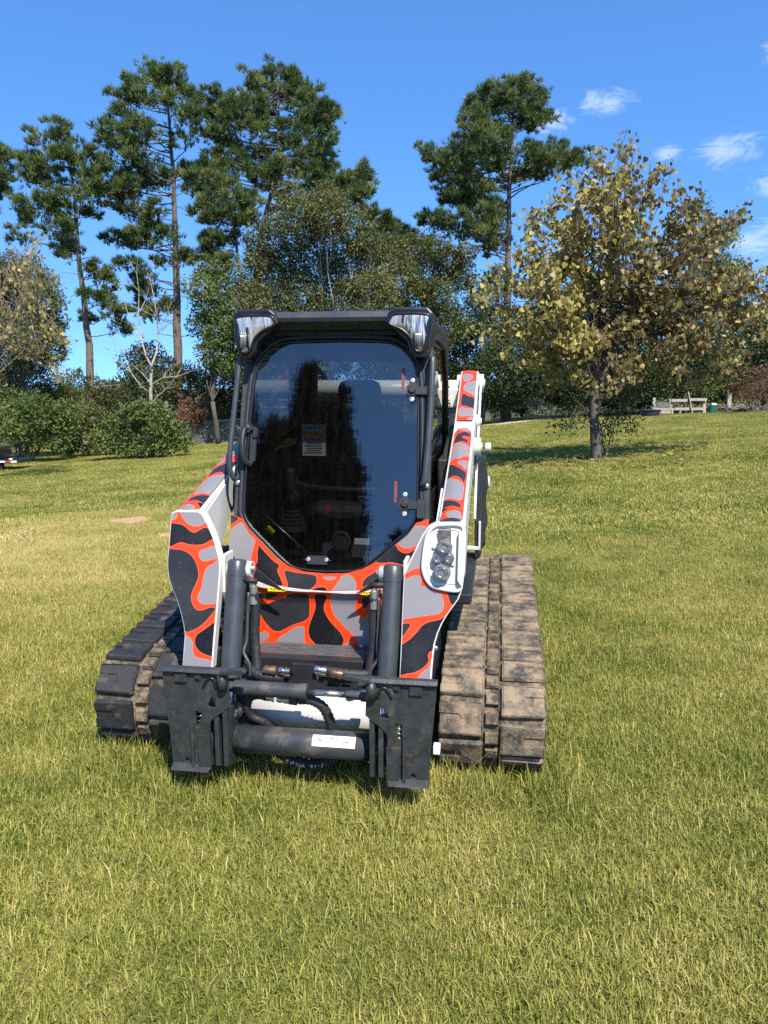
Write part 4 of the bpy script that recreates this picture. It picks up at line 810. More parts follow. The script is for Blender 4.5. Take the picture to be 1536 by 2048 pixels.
# ------------------------------------------------------------------ compact track loader
TR = {'legL':{'outline':[(-637,1116),(-634,1127),(-621,1134),(-558,1135),(-517,1135),(-498,1123),(-481,1098),(-464,1071),(-442,1032),(-424,990),(-408,948),(-401,911),(-400,859),(-400,796),(-400,739),(-401,683),(-401,611),(-399,510),(-525,504),(-523,580),(-524,636),(-535,682),(-552,728),(-575,779),(-600,820),(-619,862),(-630,904),(-634,946),(-633,984),(-634,1032),(-635,1081)],'g':[[(-598,1144),(-494,1146),(-481,1098),(-500,1081),(-529,1078),(-560,1088),(-582,1109),(-597,1130)],[(-642,1113),(-641,1132),(-614,1130),(-610,1119),(-618,1105),(-638,1102)],[(-498,969),(-490,977),(-462,989),(-433,997),(-402,974),(-409,953),(-434,944),(-462,936),(-483,940),(-494,953)],[(-464,888),(-454,912),(-427,926),(-396,938),(-380,766),(-403,768),(-434,764),(-463,765),(-482,778),(-484,798),(-472,825),(-469,856)],[(-540,633),(-508,629),(-491,612),(-486,582),(-475,557),(-451,550),(-425,547),(-401,538),(-395,505),(-529,499)]],'b':[[(-648,1078),(-595,1084),(-570,1074),(-545,1056),(-523,1051),(-498,1065),(-470,1072),(-439,1032),(-453,1021),(-475,1007),(-504,1001),(-545,1002),(-587,1009),(-639,994)],[(-394,701),(-426,676),(-455,655),(-477,638),(-481,618),(-476,598),(-457,578),(-433,567),(-403,560),(-375,559),(-383,704)]],'c':[[(-649,975),(-614,980),(-572,977),(-535,960),(-508,929),(-493,892),(-493,861),(-507,824),(-515,792),(-506,761),(-484,739),(-455,740),(-427,751),(-404,750),(-406,739),(-429,710),(-455,683),(-488,661),(-527,653),(-556,707),(-594,789),(-636,861)]]},'legR':{'outline':[(397,910),(411,947),(438,1004),(465,1064),(488,1096),(517,1111),(611,1114),(632,1099),(637,1040),(635,929),(628,863),(615,824),(593,793),(571,762),(552,729),(536,691),(524,647),(519,598),(516,550),(517,497),(395,499),(397,593),(396,810)],'g':[[(522,1116),(487,1098),(460,1052),(432,990),(416,950),(400,916),(435,934),(464,935),(483,924),(478,969),(482,1019),(494,1070),(526,1102)],[(522,593),(509,563),(492,549),(473,529),(462,508),(460,484),(529,487)],[(403,892),(422,902),(442,908),(459,905),(465,894),(462,878),(464,866),(488,865),(511,866),(528,859),(543,844),(556,819),(560,795),(554,776),(538,764),(505,758),(456,750),(400,739),(383,738),(389,892)]],'b':[[(378,630),(401,644),(429,664),(457,693),(474,715),(502,731),(548,743),(582,763),(551,680),(525,628),(510,619),(503,603),(508,587),(498,571),(480,554),(452,540),(423,534),(383,533)],[(570,861),(631,866),(640,858),(615,819),(595,799),(583,815),(574,844)]],'c':[[(397,720),(414,723),(425,723),(427,715),(418,699),(398,673),(383,673),(381,719)]]},'recess':[(517,1099),(503,1090),(489,1065),(480,1019),(476,969),(477,935),(491,900),(514,877),(543,869),(614,863),(621,890),(627,984),(627,1085),(611,1106),(529,1104)],'p1':{'g':[[(-476,992),(-458,1015),(-435,1034),(-406,1046),(-374,999),(-341,971),(-349,930),(-356,890),(-362,868),(-398,878),(-430,884),(-472,927)],[(-10,817),(54,819),(32,807),(13,805)],[(73,821),(106,833),(130,816),(142,795),(143,774),(140,760),(103,741),(28,740),(49,781),(70,810)],[(328,977),(357,1004),(388,1049),(451,1051),(451,1035),(422,985),(406,966),(373,955),(347,959)]],'b':[[(-324,953),(-312,939),(-255,886),(-219,862),(-227,843),(-222,826),(-208,801),(-202,772),(-288,794),(-337,836),(-324,876),(-326,909),(-323,935)],[(-63,738),(-56,760),(-30,771),(-4,772),(10,762),(9,737)],[(231,890),(242,908),(308,967),(329,947),(352,935),(378,934),(410,949),(420,886),(380,874),(346,883),(302,891),(265,888)]],'c':[[(-481,1081),(-423,1066),(-479,1033)],[(-190,839),(-136,832),(-52,824),(-39,803),(-42,785),(-60,767),(-83,752),(-82,737),(-172,738),(-174,777),(-185,809)],[(174,779),(175,803),(193,825),(218,840),(251,859),(275,825),(216,801)]]},'p2':{'g':[[(-376,519),(-337,529),(-305,546),(-282,553),(-268,546),(-267,530),(-286,513),(-326,486),(-378,468)],[(-227,467),(-216,527),(-189,544),(-150,573),(-111,586),(-98,579),(-98,536),(-93,505),(-82,475)],[(36,742),(148,743),(140,693),(144,663),(159,641),(181,636),(204,654),(237,674),(237,476),(164,472),(155,522),(140,548),(110,577),(80,606),(50,640),(35,673)],[(77,475),(94,511),(109,521),(125,516),(130,501),(128,474)]],'b':[[(-380,671),(-338,646),(-315,612),(-306,589),(-310,569),(-328,553),(-356,543),(-384,542)],[(-287,472),(-281,490),(-271,499),(-260,489),(-256,474)],[(-40,743),(13,741),(-1,699),(-3,668),(12,634),(34,604),(42,597),(72,564),(87,534),(83,514),(64,490),(33,481),(-1,483),(-24,493),(-43,504),(-68,530),(-77,561),(-72,596),(-57,635),(-43,678),(-44,712)]],'c':[[(-349,680),(-302,686),(-271,685),(-232,704),(-189,716),(-156,742),(-78,745),(-71,711),(-72,646),(-80,626),(-103,610),(-149,592),(-188,571),(-215,558),(-243,561),(-269,583),(-292,613),(-311,647)],[(-320,739),(-212,740),(-231,724),(-270,711),(-297,711),(-316,720)],[(178,736),(226,742),(226,723),(204,707),(189,684),(178,687),(172,702)]]},'armR':{'c1':[[(529,287),(577,268),(606,249),(610,208),(572,218),(524,208),(519,274)],[(531,674),(558,650),(580,620),(607,591),(620,561),(613,465),(595,502),(565,525),(525,509),(515,658)],[(548,1046),(574,1078),(611,1079),(622,1029),(586,1022),(580,997),(606,980),(612,944),(571,949),(540,936)]],'g1':[[(531,490),(567,492),(597,465),(615,419),(610,287),(567,293),(523,317)],[(552,153),(568,169),(612,172),(617,79),(585,77),(564,122)],[(541,844),(576,856),(617,829),(615,768),(594,757),(583,724),(552,734),(533,701)],[(573,681),(593,703),(618,704),(618,611),(596,641)],[(546,919),(581,926),(619,892),(621,846),(576,867),(540,861)],[(557,1122),(570,1148),(599,1149),(610,1098),(572,1107)]],'b1':[[(517,199),(562,201),(541,176),(528,152),(523,120)]],'c2':[[(552,1598),(585,1563),(622,1539),(626,1414),(586,1430),(549,1458)],[(550,1252),(569,1263),(585,1242),(571,1221),(548,1216)],[(593,1876),(631,1876),(632,1856)]],'g2':[[(561,1733),(592,1759),(629,1772),(631,1575),(599,1598),(555,1653)],[(543,1876),(593,1870),(600,1823),(581,1778),(554,1772)],[(546,1413),(587,1403),(627,1392),(620,1316),(586,1310),(547,1310)],[(593,1273),(621,1295),(620,1202),(592,1201),(604,1232)]]}}
LOADER = empty('track_loader', (-.309, 3.123, 0.0), -rad(8.3), 'compact track loader with orange, black and grey camouflage wrap', 'track loader')
mm = lambda P: [(x/1000, z/1000) for x, z in P]
def leg_y(z): return -.298+.35*z
def door_y(z): return .09+.27*z

def seg_dist(P, poly):
    """signed distance of points to a closed outline, negative inside"""
    A_ = np.array(poly); B_ = np.roll(A_, -1, 0); d = np.full(len(P), 1e9); ins = np.zeros(len(P), bool)
    for a, b in zip(A_, B_):
        ab = b-a; t = np.clip(((P-a)@ab)/(ab@ab+1e-12), 0, 1); d = np.minimum(d, np.linalg.norm(P-(a+t[:, None]*ab), axis=1))
        c = ((a[1] > P[:, 1]) != (b[1] > P[:, 1])) & (P[:, 0] < (b[0]-a[0])*(P[:, 1]-a[1])/(b[1]-a[1]+1e-15)+a[0]); ins ^= c
    return np.where(ins, -d, d)
def camo_panel(name, outline, blobs, fn, step=.007, parent=None, sub=True):
    """panel cut to an outline; fn(u, v) gives the point in the machine; patches come as outlines in the same plane"""
    ol = [np.array(p) for p in outline]; dense = []
    for a, b in zip(ol, ol[1:]+ol[:1]):
        k = max(1, int(np.linalg.norm(b-a)/step))
        for i in range(k): dense.append(a+(b-a)*i/k)
    nb = len(dense); lo, hi = np.min(dense, 0), np.max(dense, 0)
    gx_, gy_ = np.meshgrid(np.arange(lo[0], hi[0], step), np.arange(lo[1], hi[1], step*.98)); G = np.stack([gx_.ravel(), gy_.ravel()], 1)
    G = G[seg_dist(G, dense) < -step*.55]
    pts = [Vector(p) for p in dense]+[Vector(p) for p in G]
    v, e, f, *_ = delaunay_2d_cdt(pts, [(i, (i+1) % nb) for i in range(nb)], [], 1, 1e-6)
    P2 = np.array([tuple(q) for q in v]); at_ = {}
    for k in 'gcb':
        s = np.full(len(P2), 1.0)
        for poly in blobs.get(k, []):
            if len(poly) > 2: s = np.minimum(s, seg_dist(P2, spline(poly, 5)))
        at_['s'+k] = s
    return fastmesh(name, [fn(a, b) for a, b in P2], [tuple(t) for t in f], M['camo_wrap'], parent, at_)
def mmb(d, mirror=1): return {k: [[(mirror*x/1000, z/1000) for x, z in q] for q in d.get(k, [])] for k in 'gcb'}
def grow(poly, d):
    P = [np.array(p) for p in poly]; n = len(P); area = sum(P[i-1][0]*P[i][1]-P[i][0]*P[i-1][1] for i in range(n)); s = 1 if area > 0 else -1; out_ = []
    for i in range(n):
        t = P[(i+1) % n]-P[i-1]; t = t/(np.linalg.norm(t)+1e-9); out_.append(tuple(P[i]+np.array((t[1], -t[0]))*d*s))
    return out_

# ---- chassis
MB().bbox((0, 1.42, .50), (1.02, 2.1, .50), .03).build('chassis', M['black_paint'], LOADER)
MB().bbox((0, .60, .42), (.96, .5, .36), .02).build('belly_pan', M['black_paint'], LOADER)
rb = MB(); rb.bbox((0, 2.25, .98), (1.10, .80, .92), .06); rb.build('engine_housing', M['black_paint'], LOADER)
hood = MB(); hood.bbox((.40, 2.2, 1.46), (.26, .5, .26), .05); hood.bbox((-.40, 2.2, 1.46), (.26, .5, .26), .05); hood.build('engine_hood', M['black_paint'], LOADER)
for s in (-1, 1):
    MB().prism([(1.78, .6), (2.12, .6), (2.08, 1.62), (1.98, 1.70), (1.86, 1.70), (1.80, 1.5)], s*.455, s*.515, lambda y, z, x: (x, y, z)).build('rear_upright', M['white_paint'], LOADER, bevel=.006)
MB().bbox((.50, 1.86, 1.60), (.14, .2, .12), .01).build('upright_cap', M['white_paint'], LOADER)

for s in (-1, 1):
    MB().bbox((s*.488, 1.35, 1.0), (.05, 1.0, .62), .01).build('side_panel', M['black_plastic'], LOADER)
    MB().tube(spline([(s*.49, .7, 1.1), (s*.492, .95, 1.28), (s*.49, 1.3, 1.36), (s*.488, 1.8, 1.42)], 5, False), .018, 8).build('side_hose', M['rubber'], LOADER)
# ---- lift arms
def arm_top(y): return 1.12+(y-.1)*.337/1.1 if y < 1.2 else 1.457+(y-1.2)*.293/.7
for s, leg in ((-1, 'legL'), (1, 'legR')):
    L = TR[leg]; outl = mm(L['outline'])
    arm = empty('lift_arm'); arm.parent = LOADER
    fl = lambda x, z, d=0.0: (x, leg_y(z)+d, z)
    body = MB(); go_ = grow(outl, .0055); body.prism(go_, .003, .055, lambda x, z, d: fl(x, z, d)); body.build('arm_leg', M['white_paint'], arm, bevel=.004)
    camo_panel('camo_panel', outl, mmb(L), lambda x, z: fl(x, z, 0), parent=arm)
    # lower knuckle down to the coupler frame
    kn = MB()
    for xx in (s*.415, s*.475): kn.prism([(leg_y(.56)+.02, .56), (leg_y(.56)+.13, .56), (.0, .30), (-.04, .17), (-.13, .15), (-.19, .2), (-.19, .30)], xx-.012, xx+.012, lambda y, z, x: (x, y, z))
    kn.build('arm_knuckle', M['worn_black'], arm, bevel=.003)
    # box beam running back and up beside the cab
    beam = MB(); pr = [(.155, 1.10), (.17, 1.138), (1.2, 1.452), (1.95, 1.765), (2.05, 1.76), (2.06, 1.62), (1.25, 1.30), (.55, 1.06), (.20, .86), (.12, .90)]
    beam.prism(pr, s*.523, s*.637, lambda y, z, x: (x, y, z)); beam.build('arm_beam', M['white_paint'], arm, bevel=.008)
    web = MB(); web.prism([(.155, 1.11), (.44, 1.215), (.44, 1.0), (.25, .87), (.16, .83)], s*.512, s*.520, lambda y, z, x: (x, y, z)); web.build('gusset_plate', M['white_paint'], arm)
    AR = TR['armR']; hw = .045
    for (y0, y1, kk, rnd) in ((.11, 1.14, '1', .010), (1.26, 1.93, '2', .003)):
        ol_ = [(s*.58-hw, y0), (s*.58+hw, y0), (s*.58+hw, y1-.05), (s*.58+hw*.6, y1), (s*.58-hw*.6, y1), (s*.58-hw, y1-.05)] if kk == '1' else [(s*.58-hw, y0), (s*.58+hw, y0), (s*.58+hw, y1), (s*.58-hw, y1)]
        bl = {c: [[(s*x/1000, y/1000) for x, y in q] for q in AR.get(c+kk, [])] for c in 'gcb'}
        cp = camo_panel('camo_panel', ol_, bl, lambda u, v: (u, v, arm_top(v)+.004+rnd*(1-((u-s*.58)/hw)**2)), step=.011, parent=arm)
    for (x0, x1, y, z, r) in ((.500, .528, 1.93, 1.69, .055), (.632, .668, 1.93, 1.69, .058), (.632, .672, 1.22, 1.345, .05), (.632, .66, 1.52, 1.47, .04)):
        MB().disc_steps((s*x0, y, z), (s, 0, 0), [(0, r*.9), (.004, r), (x1-x0, r), (x1-x0, r*.5), (x1-x0+.008, r*.45)], 22).build('pivot_boss', M['white_paint'], arm)
    lk_ = MB(); lk_.prism([(1.95, 1.70), (1.88, 1.70), (1.15, 1.22), (1.0, .98), (1.05, .96), (1.25, 1.2)], s*.645, s*.658, lambda y, z, x: (x, y, z)); lk_.build('control_link', M['white_paint'], arm, bevel=.003)
# torque tube joining the arms behind the cab
MB().cyl((-.52, 2.02, 1.65), (.52, 2.02, 1.65), .062, 28).build('torque_tube', M['white_paint'], LOADER)
# coupler block on the image-right leg: recessed white plate with hydraulic couplings
rc = mm(TR['recess']); cp = empty('coupler_block'); cp.parent = LOADER
fr = lambda x, z, d: (x, leg_y(z)+d, z)
MB().prism(grow(rc, .012), -.004, .02, fr).build('coupler_plate', M['white_paint'], cp, bevel=.002)
ring = MB(); path = [fr(x, z, -.012) for x, z in spline(grow(rc, .006), 4)]; ring.tube(path, .0075, 8, closed=True); ring.build('plate_rim', M['white_paint'], cp)
inner = MB(); inner.tube([fr(x, z, -.005) for x, z in spline([(x*.86+.075, z*.86+.140) for x, z in rc], 4)], .003, 6, closed=True); inner.build('plate_bead', M['white_paint'], cp)
lip = MB(); lip.prism([(.612, 1.09), (.632, 1.09), (.632, .875), (.612, .90)], -.035, .0, fr); lip.build('guard_lip', M['white_paint'], cp, bevel=.006)
ax = Vector((.04, -1, .16)).normalized()
def coupling(x, z, r, ln, nm='coupling'):
    p = Vector((x, leg_y(z)-.004, z)); MB().disc_steps(p, ax, [(0, r*1.05), (.012, r*1.1), (.012, r*.92), (ln*.45, r*.92), (ln*.45, r*1.06), (ln*.62, r*1.06), (ln*.62, r*.8), (ln*.85, r*.8), (ln, r*.68), (ln, r*.5), (ln*.9, r*.42)], 22).build(nm, M['steel'], cp)
coupling(.555, 1.022, .031, .062); coupling(.529, .979, .021, .045); coupling(.574, .981, .022, .045); coupling(.549, .926, .033, .066)
MB().bbox((.556, leg_y(1.068)-.012, 1.068), (.052, .022, .06), .004).build('coupling_bracket', M['steel'], cp)
for x, z in ((.513, 1.022), (.592, .958)): MB().disc_steps((x, leg_y(z)-.005, z), ax, [(0, .009), (.008, .009), (.011, .006)], 12).build('bolt', M['white_paint'], cp)
dc = MB(); dc.disc_steps((.527, leg_y(.86)-.002, .858), ax, [(0, .014), (.004, .014)], 16); dc.build('rubber_bumper', M['red_plastic'], cp)

# ---- tilt cylinders with their hoses
for s in (-1, 1):
    tc_ = empty('tilt_cylinder'); tc_.parent = LOADER
    t0, t1 = Vector((s*.341, .085, .925)), Vector((s*.335, -.075, .46)); d = (t1-t0).normalized()
    MB().disc_steps(t0-d*.01, d, [(0, .030), (.004, .037), (.012, .042), (.06, .042), (.061, .0435), (.075, .0435), (.076, .042), (.50, .042), (.505, .038)], 32).build('cylinder_barrel', M['graphite_paint'], tc_)
    MB().cyl(t1, t1+d*.24, .022, 16).build('cylinder_rod', M['chrome'], tc_)
    MB().cyl((s*.28, .10, .89), (s*.46, .10, .89), .035, 20).build('cylinder_pin', M['white_paint'], tc_)
    MB().disc_steps((s*.285, .095, .895), (-s, 0, 0), [(-.01, .026), (.006, .026), (.008, .016), (.018, .014)], 14).build('pin_bolt', M['bolt_zinc'], tc_)
    hp = [Vector((s*.283, .045, .80)), Vector((s*.285, .030, .70)), Vector((s*.284, .005, .6)), Vector((s*.290, -.02, .555)), Vector((s*.262, -.035, .51)), Vector((s*.258, -.04, .46))]
    MB().tube(spline(hp, 5, False), .0075, 8).build('hydraulic_pipe', M['graphite_paint'], tc_)
    MB().tube(spline([Vector((s*.263, .055, .80)), Vector((s*.258, .06, .72)), Vector((s*.262, .05, .6)), Vector((s*.25, .03, .5)), Vector((s*.24, .0, .42))], 5, False), .021, 10).build('hose', M['rubber'], tc_)
    MB().disc_steps((s*.263, .055, .845), (0, 0, -1), [(0, .012), (.018, .012), (.018, .016), (.05, .016), (.05, .019), (.095, .021)], 14).build('hose_fitting', M['bolt_zinc'], tc_)
    MB().cyl((s*.245, .05, .85), (s*.31, .05, .855), .013, 10).build('elbow', M['black_plastic'], tc_)
    # mounting ear beside the leg
    MB().prism([(.05, .96), (.16, .96), (.16, .78), (.09, .70), (.04, .80)], s*.385, s*.402, lambda y, z, x: (x, y, z)).build('cylinder_ear', M['white_paint'], tc_, bevel=.004)
    gp = MB(); gp.prism([(s*.30, .885), (s*.30, .825), (s*.16, .775)], .17, .18, lambda x, z, y: (x, y, z)); gp.build('gusset', M['black_paint'], tc_)

# ---- cab
def front(x, z, d=0.0): return (x, door_y(z)+d, z)
HALF = [(0, .822), (.11, .828), (.172, .843), (.232, .886), (.305, .950), (.378, 1.016), (.414, 1.068), (.424, 1.12), (.424, 1.3), (.416, 1.55), (.407, 1.70), (.387, 1.785), (.34, 1.848), (.29, 1.882), (.22, 1.898), (0, 1.903)]
DOOR = HALF+[(-x, z) for x, z in HALF[-2:0:-1]]
CAB = empty('cab'); CAB.parent = LOADER
for s in (-1, 1):                                         # front posts and header, one half each
    o_ = [(0, 1.955), (s*.452, 1.955), (s*.458, 1.3), (s*.462, 1.075), (s*.418, 1.045)]
    inn = [(s*x, z) for x, z in HALF if z > 1.05]
    MB().prism(o_+inn, .012, .075, front).build('front_post', M['graphite_paint'], CAB, bevel=.004)
rail_in = [(.30, .955), (.24, .897), (.17, .858), (.10, .838), (0, .832), (-.10, .838), (-.17, .858), (-.24, .897), (-.30, .955), (-.37, 1.012), (-.408, 1.066)]
p1o = [(-.408, 1.066), (-.463, 1.085), (-.463, .93), (-.415, .862), (-.37, .80), (-.30, .762), (0, .752), (.30, .762), (.37, .80), (.415, .862), (.463, .93), (.463, 1.085), (.408, 1.066), (.37, 1.012)]+rail_in[:-1]
camo_panel('nose_panel', p1o, mmb(TR['p1']), lambda x, z: (x, .07+.27*z, z), parent=LOADER)
low = MB(); low.prism([(-.30, .752), (.30, .752), (.37, .80), (.40, .86), (-.40, .86), (-.37, .80)], .03, .05, lambda x, z, d: (x, .07+.27*z+d, z)); low.build('nose_backing', M['black_paint'], LOADER)
camo_panel('lower_nose_panel', [(-.34, .765), (-.34, .49), (.34, .49), (.34, .765)], mmb(TR['p2']), lambda x, z: (x, .262+.01*z-.02*max(0, (z-.70)/.06), z), parent=LOADER)
cre = MB(); cp_ = [(-.34, .790), (-.22, .772), (-.1, .764), (0, .762), (.1, .762), (.22, .770), (.34, .782)]
cre.prism([(x, z+.0015+abs(x)*.03) for x, z in cp_]+[(x, z-.0015-abs(x)*.03) for x, z in cp_[::-1]], .236, .246, lambda x, z, y: (x, y, z)); cre.build('nose_flange', M['white_paint'], LOADER)
for s in (-1, 1):
    MB().prism([(s*.255, .776), (s*.165, .770), (s*.175, .757), (s*.255, .757)], .2325, .235, lambda x, z, y: (x, y, z)).build('warning_decal', M['yellow_decal'], LOADER)
    mk = MB()
    for k in range(6): mk.box((s*(.178+.012*k), .2318, .766+.003*(k % 2)), (.007, .001, .004))
    mk.build('decal_print', M['decal_black'], LOADER)
# door: glass, seal, hinges, handle, latch
door = MB(); door.tube([front(x, z, -.004) for x, z in spline(DOOR, 4)], .0125, 8, closed=True)
DOORO = door.build('cab_door', M['rubber'], CAB)
seal = MB(); seal.tube([front(x, z, -.012) for x, z in spline(grow(DOOR, -.018), 4)], .006, 6, closed=True); seal.build('window_seal', M['cab_black'], DOORO)
gl = MB(); gl.add([front(x, z, -.006) for x, z in spline(grow(DOOR, -.012), 4)], [tuple(range(len(DOOR)*4))]); gl.build('windshield', M['windshield_glass'], DOORO)
dn = Vector((0, -1, .27)).normalized()
def fp(x, z, d=0): return Vector(front(x, z))+dn*d
Rd = dn.to_track_quat('Z', 'X').to_matrix()
def plate(m, x, z, w, h, t, d=0.0, b=.004):
    """rounded block lying on the door plane"""
    rt = Matrix(((1, 0, 0), (0, dn.z, -dn.y), (0, 0, 0))); bm = bmesh.new(); bmesh.ops.create_cube(bm, size=1)
    for v in bm.verts: v.co = Vector((v.co.x*w, v.co.y*t, v.co.z*h))
    bmesh.ops.bevel(bm, geom=[e for e in bm.edges if abs((e.verts[0].co-e.verts[1].co).y) > t*.5], offset=min(w, h)*.45 if b == 'round' else b, segments=4, affect='EDGES')
    al = -math.atan(.27)
    for v in bm.verts: v.co = Matrix.Rotation(al, 3, 'X') @ v.co + fp(x, z, d+t/2)
    return m.bm(bm)
for (xh, zh, nm) in ((.368, 1.652, 'upper'), (.352, 1.142, 'lower')):
    hg = MB(); plate(hg, xh, zh, .030, .118, .010, .01, 'round'); plate(hg, xh, zh, .052, .05, .012, .012); plate(hg, xh+.045, zh-.004, .06, .036, .014, .016)
    if nm == 'upper': plate(hg, xh+.092, zh-.004, .05, .05, .02, .014)
    else: plate(hg, xh+.075, zh-.02, .034, .085, .024, .012)
    h_ = hg.build('hinge', M['black_plastic'], DOORO)
    MB().disc_steps(fp(xh, zh+.0, .02), dn, [(0, .016), (.012, .016), (.015, .012)], 16).build('hinge_pin', M['black_plastic'], DOORO)
    for dz in (.043, -.043): MB().disc_steps(fp(xh, zh+dz, .018), dn, [(0, .011), (.005, .0105), (.006, .005), (.003, .004)], 14).build('hinge_bolt', M['bolt_zinc'], DOORO)
    st = MB(); st.box(fp(xh-.045, zh+.055, .0085), (.014, .002, .10), Matrix.Rotation(-math.atan(.27), 3, 'X')); st.build('hinge_sticker', M['red_sticker'], DOORO)
hd = MB(); hd.tube([fp(x, z, d) for x, z, d in spline([(-.405, 1.478, .012), (-.412, 1.466, .045), (-.414, 1.42, .062), (-.412, 1.36, .060), (-.402, 1.318, .042), (-.385, 1.31, .012)], 5, False)], .0135, 10); plate(hd, -.400, 1.474, .045, .045, .026, .006, .012); plate(hd, -.378, 1.39, .028, .15, .008, .006, .008); plate(hd, -.368, 1.455, .018, .05, .02, .004)
hd.build('door_handle', M['black_plastic'], DOORO)
MB().disc_steps(fp(-.402, 1.478, .034), dn, [(0, .010), (.004, .009)], 12).build('key_lock', M['steel'], DOORO)
la = MB(); plate(la, -.043, .886, .128, .040, .008, .004, 'round'); la.build('latch_plate', M['black_plastic'], DOORO)
for x in (-.085, .0): MB().disc_steps(fp(x, .888, .012), dn, [(0, .010), (.004, .0095), (.005, .005), (.003, .004)], 14).build('latch_bolt', M['bolt_zinc'], DOORO)
# hand rails
for s in (-1, 1):
    pts_ = [(s*.40, 1.785, .02), (s*.437, 1.80, -.035), (s*.452, 1.785, -.05), (s*.470, 1.52, -.045), (s*.478, 1.32, -.04), (s*.466, 1.25, -.01), (s*.45, 1.235, .03)]
    if s > 0: pts_ = [(.445, 1.775, .03), (.452, 1.795, -.03), (.460, 1.775, -.045), (.455, 1.5, -.045), (.442, 1.27, -.04), (.430, 1.235, -.02), (.432, 1.22, .02)]
    MB().tube([front(x, z, d) for x, z, d in spline(pts_, 5, False)], .0125 if s < 0 else .015, 10).build('hand_rail', M['graphite_paint'], CAB)
    MB().disc_steps(front(s*.446, 1.225, .012), (0, -1, 0), [(0, .012), (.012, .012), (.016, .007)], 10).build('rail_bolt', M['bolt_zinc'], CAB)
MB().disc_steps(front(.446, 1.03, -.002), (0, -1, 0), [(0, .016), (.008, .016), (.008, .009), (.014, .008)], 6).build('frame_bolt', M['bolt_zinc'], CAB)
# roof with work lamps in the corners
rf = MB(); rf.bbox((0, 1.13, 1.965), (.90, 1.14, .075), .025); rf.bbox((0, 1.15, 2.0), (.78, 1.0, .03), .012); rf.build('roof', M['cab_black'], CAB)
vb = MB(); vb.prism([(.500, 1.968), (.492, 1.985), (.500, 2.008), (.54, 2.016), (.66, 2.02), (.66, 1.95), (.56, 1.945)], -.27, .27, lambda y, z, x: (x, y, z)); vb.build('visor_bar', M['graphite_paint'], CAB, bevel=.004)
rc_ = MB(); rc_.box((0, .62, 1.935), (.62, .06, .05)); rc_.build('visor_recess', M['cab_black'], CAB)
LENS = [(.441, 1.990), (.300, 1.994), (.270, 1.978), (.268, 1.952), (.325, 1.925), (.362, 1.890), (.382, 1.842), (.400, 1.828), (.419, 1.832), (.431, 1.863), (.442, 1.949)]
HOUS = [(.463, 2.000), (.440, 2.024), (.290, 2.026), (.262, 2.005), (.245, 1.960), (.30, 1.915), (.345, 1.875), (.362, 1.83), (.385, 1.802), (.425, 1.80), (.452, 1.85), (.463, 1.94)]
for s in (-1, 1):
    hz_ = MB(); hz_.prism([(s*x, z) for x, z in HOUS], .478, .66, lambda x, z, y: (x, y+(1.95-z)*-.05, z)); hs = hz_.build('lamp_housing', M['cab_black'], CAB, bevel=.010)
    rimp = spline([(s*x, z) for x, z in LENS], 4)
    MB().tube([(x, .474-(1.95-z)*.05, z) for x, z in rimp], .0065, 8, closed=True).build('lamp_rim', M['cab_black'], hs)
    ls = MB(); n = len(rimp); cx_, cz_ = s*.375, 1.945; V = []; Fs = []
    for k in range(6):
        f = 1-k/6; dep = .474+.0-.012*(1-f*f)
        for x, z in rimp: V.append((cx_+(x-cx_)*f, dep-(1.95-z)*.05, cz_+(z-cz_)*f))
    V.append((cx_, .462, cz_))
    for k in range(5):
        for i in range(n): j = (i+1) % n; Fs.append((k*n+i, k*n+j, (k+1)*n+j, (k+1)*n+i))
    for i in range(n): Fs.append((5*n+i, 5*n+(i+1) % n, 6*n))
    ls.add(V, Fs, True); ls.build('lamp_lens', M['lamp_lens'], hs)
    for zi in range(5):
        MB().tube([(s*(.385+.009*zi), .4625-(1.95-1.90)*.05, 1.92), (s*(.388+.0085*zi), .4575, 1.85)], .0035, 6).build('lens_rib', M['lamp_lens'], hs)
    # cab side: frame, big dark pane, lower skirt, rear edge strip
    sd = MB(); pf = lambda y, z, x: (x, y, z)
    for poly in ([(door_y(1.94)+.05, 1.94), (1.74, 1.95), (1.74, 1.87), (door_y(1.87)+.05, 1.87)], [(door_y(1.15)+.07, 1.17), (1.74, 1.17), (1.74, .62), (.36, .62), (door_y(1.0)+.06, 1.0)], [(1.60, 1.88), (1.74, 1.88), (1.74, 1.16), (1.60, 1.16)]):
        sd.prism(poly, s*.425, s*.455, pf)
    sd.build('side_frame', M['cab_black'], CAB, bevel=.004)
    g_ = MB(); g_.add([(s*.450, door_y(1.87)+.06, 1.875), (s*.450, 1.61, 1.875), (s*.450, 1.61, 1.165), (s*.450, door_y(1.17)+.06, 1.165)], [(0, 1, 2, 3)]); g_.build('side_window', M['side_glass'], CAB)
    MB().tube([(s*.459, y, z) for y, z in ((.72, 1.90), (1.30, 1.88), (1.55, 1.70), (1.60, 1.30))], .011, 8).build('side_trim', M['rubber'], CAB)
# rear wall with its window
bw = MB()
for c, d_ in (((0, 1.72, 1.10), (.86, .03, .62)), ((0, 1.72, 1.88), (.86, .03, .12)), ((-.395, 1.72, 1.62), (.07, .03, .44)), ((.395, 1.72, 1.62), (.07, .03, .44))): bw.box(c, d_)
bw.build('rear_wall', M['interior'], CAB)
g_ = MB(); g_.add([(-.36, 1.73, 1.41), (.36, 1.73, 1.41), (.36, 1.73, 1.82), (-.36, 1.73, 1.82)], [(0, 1, 2, 3)]); g_.build('rear_window', M['rear_glass'], CAB)
fl_ = MB(); fl_.box((0, 1.05, .72), (.86, 1.3, .04)); fl_.box((0, 1.16, 1.92), (.84, 1.0, .02)); fl_.build('cab_lining', M['interior'], CAB)
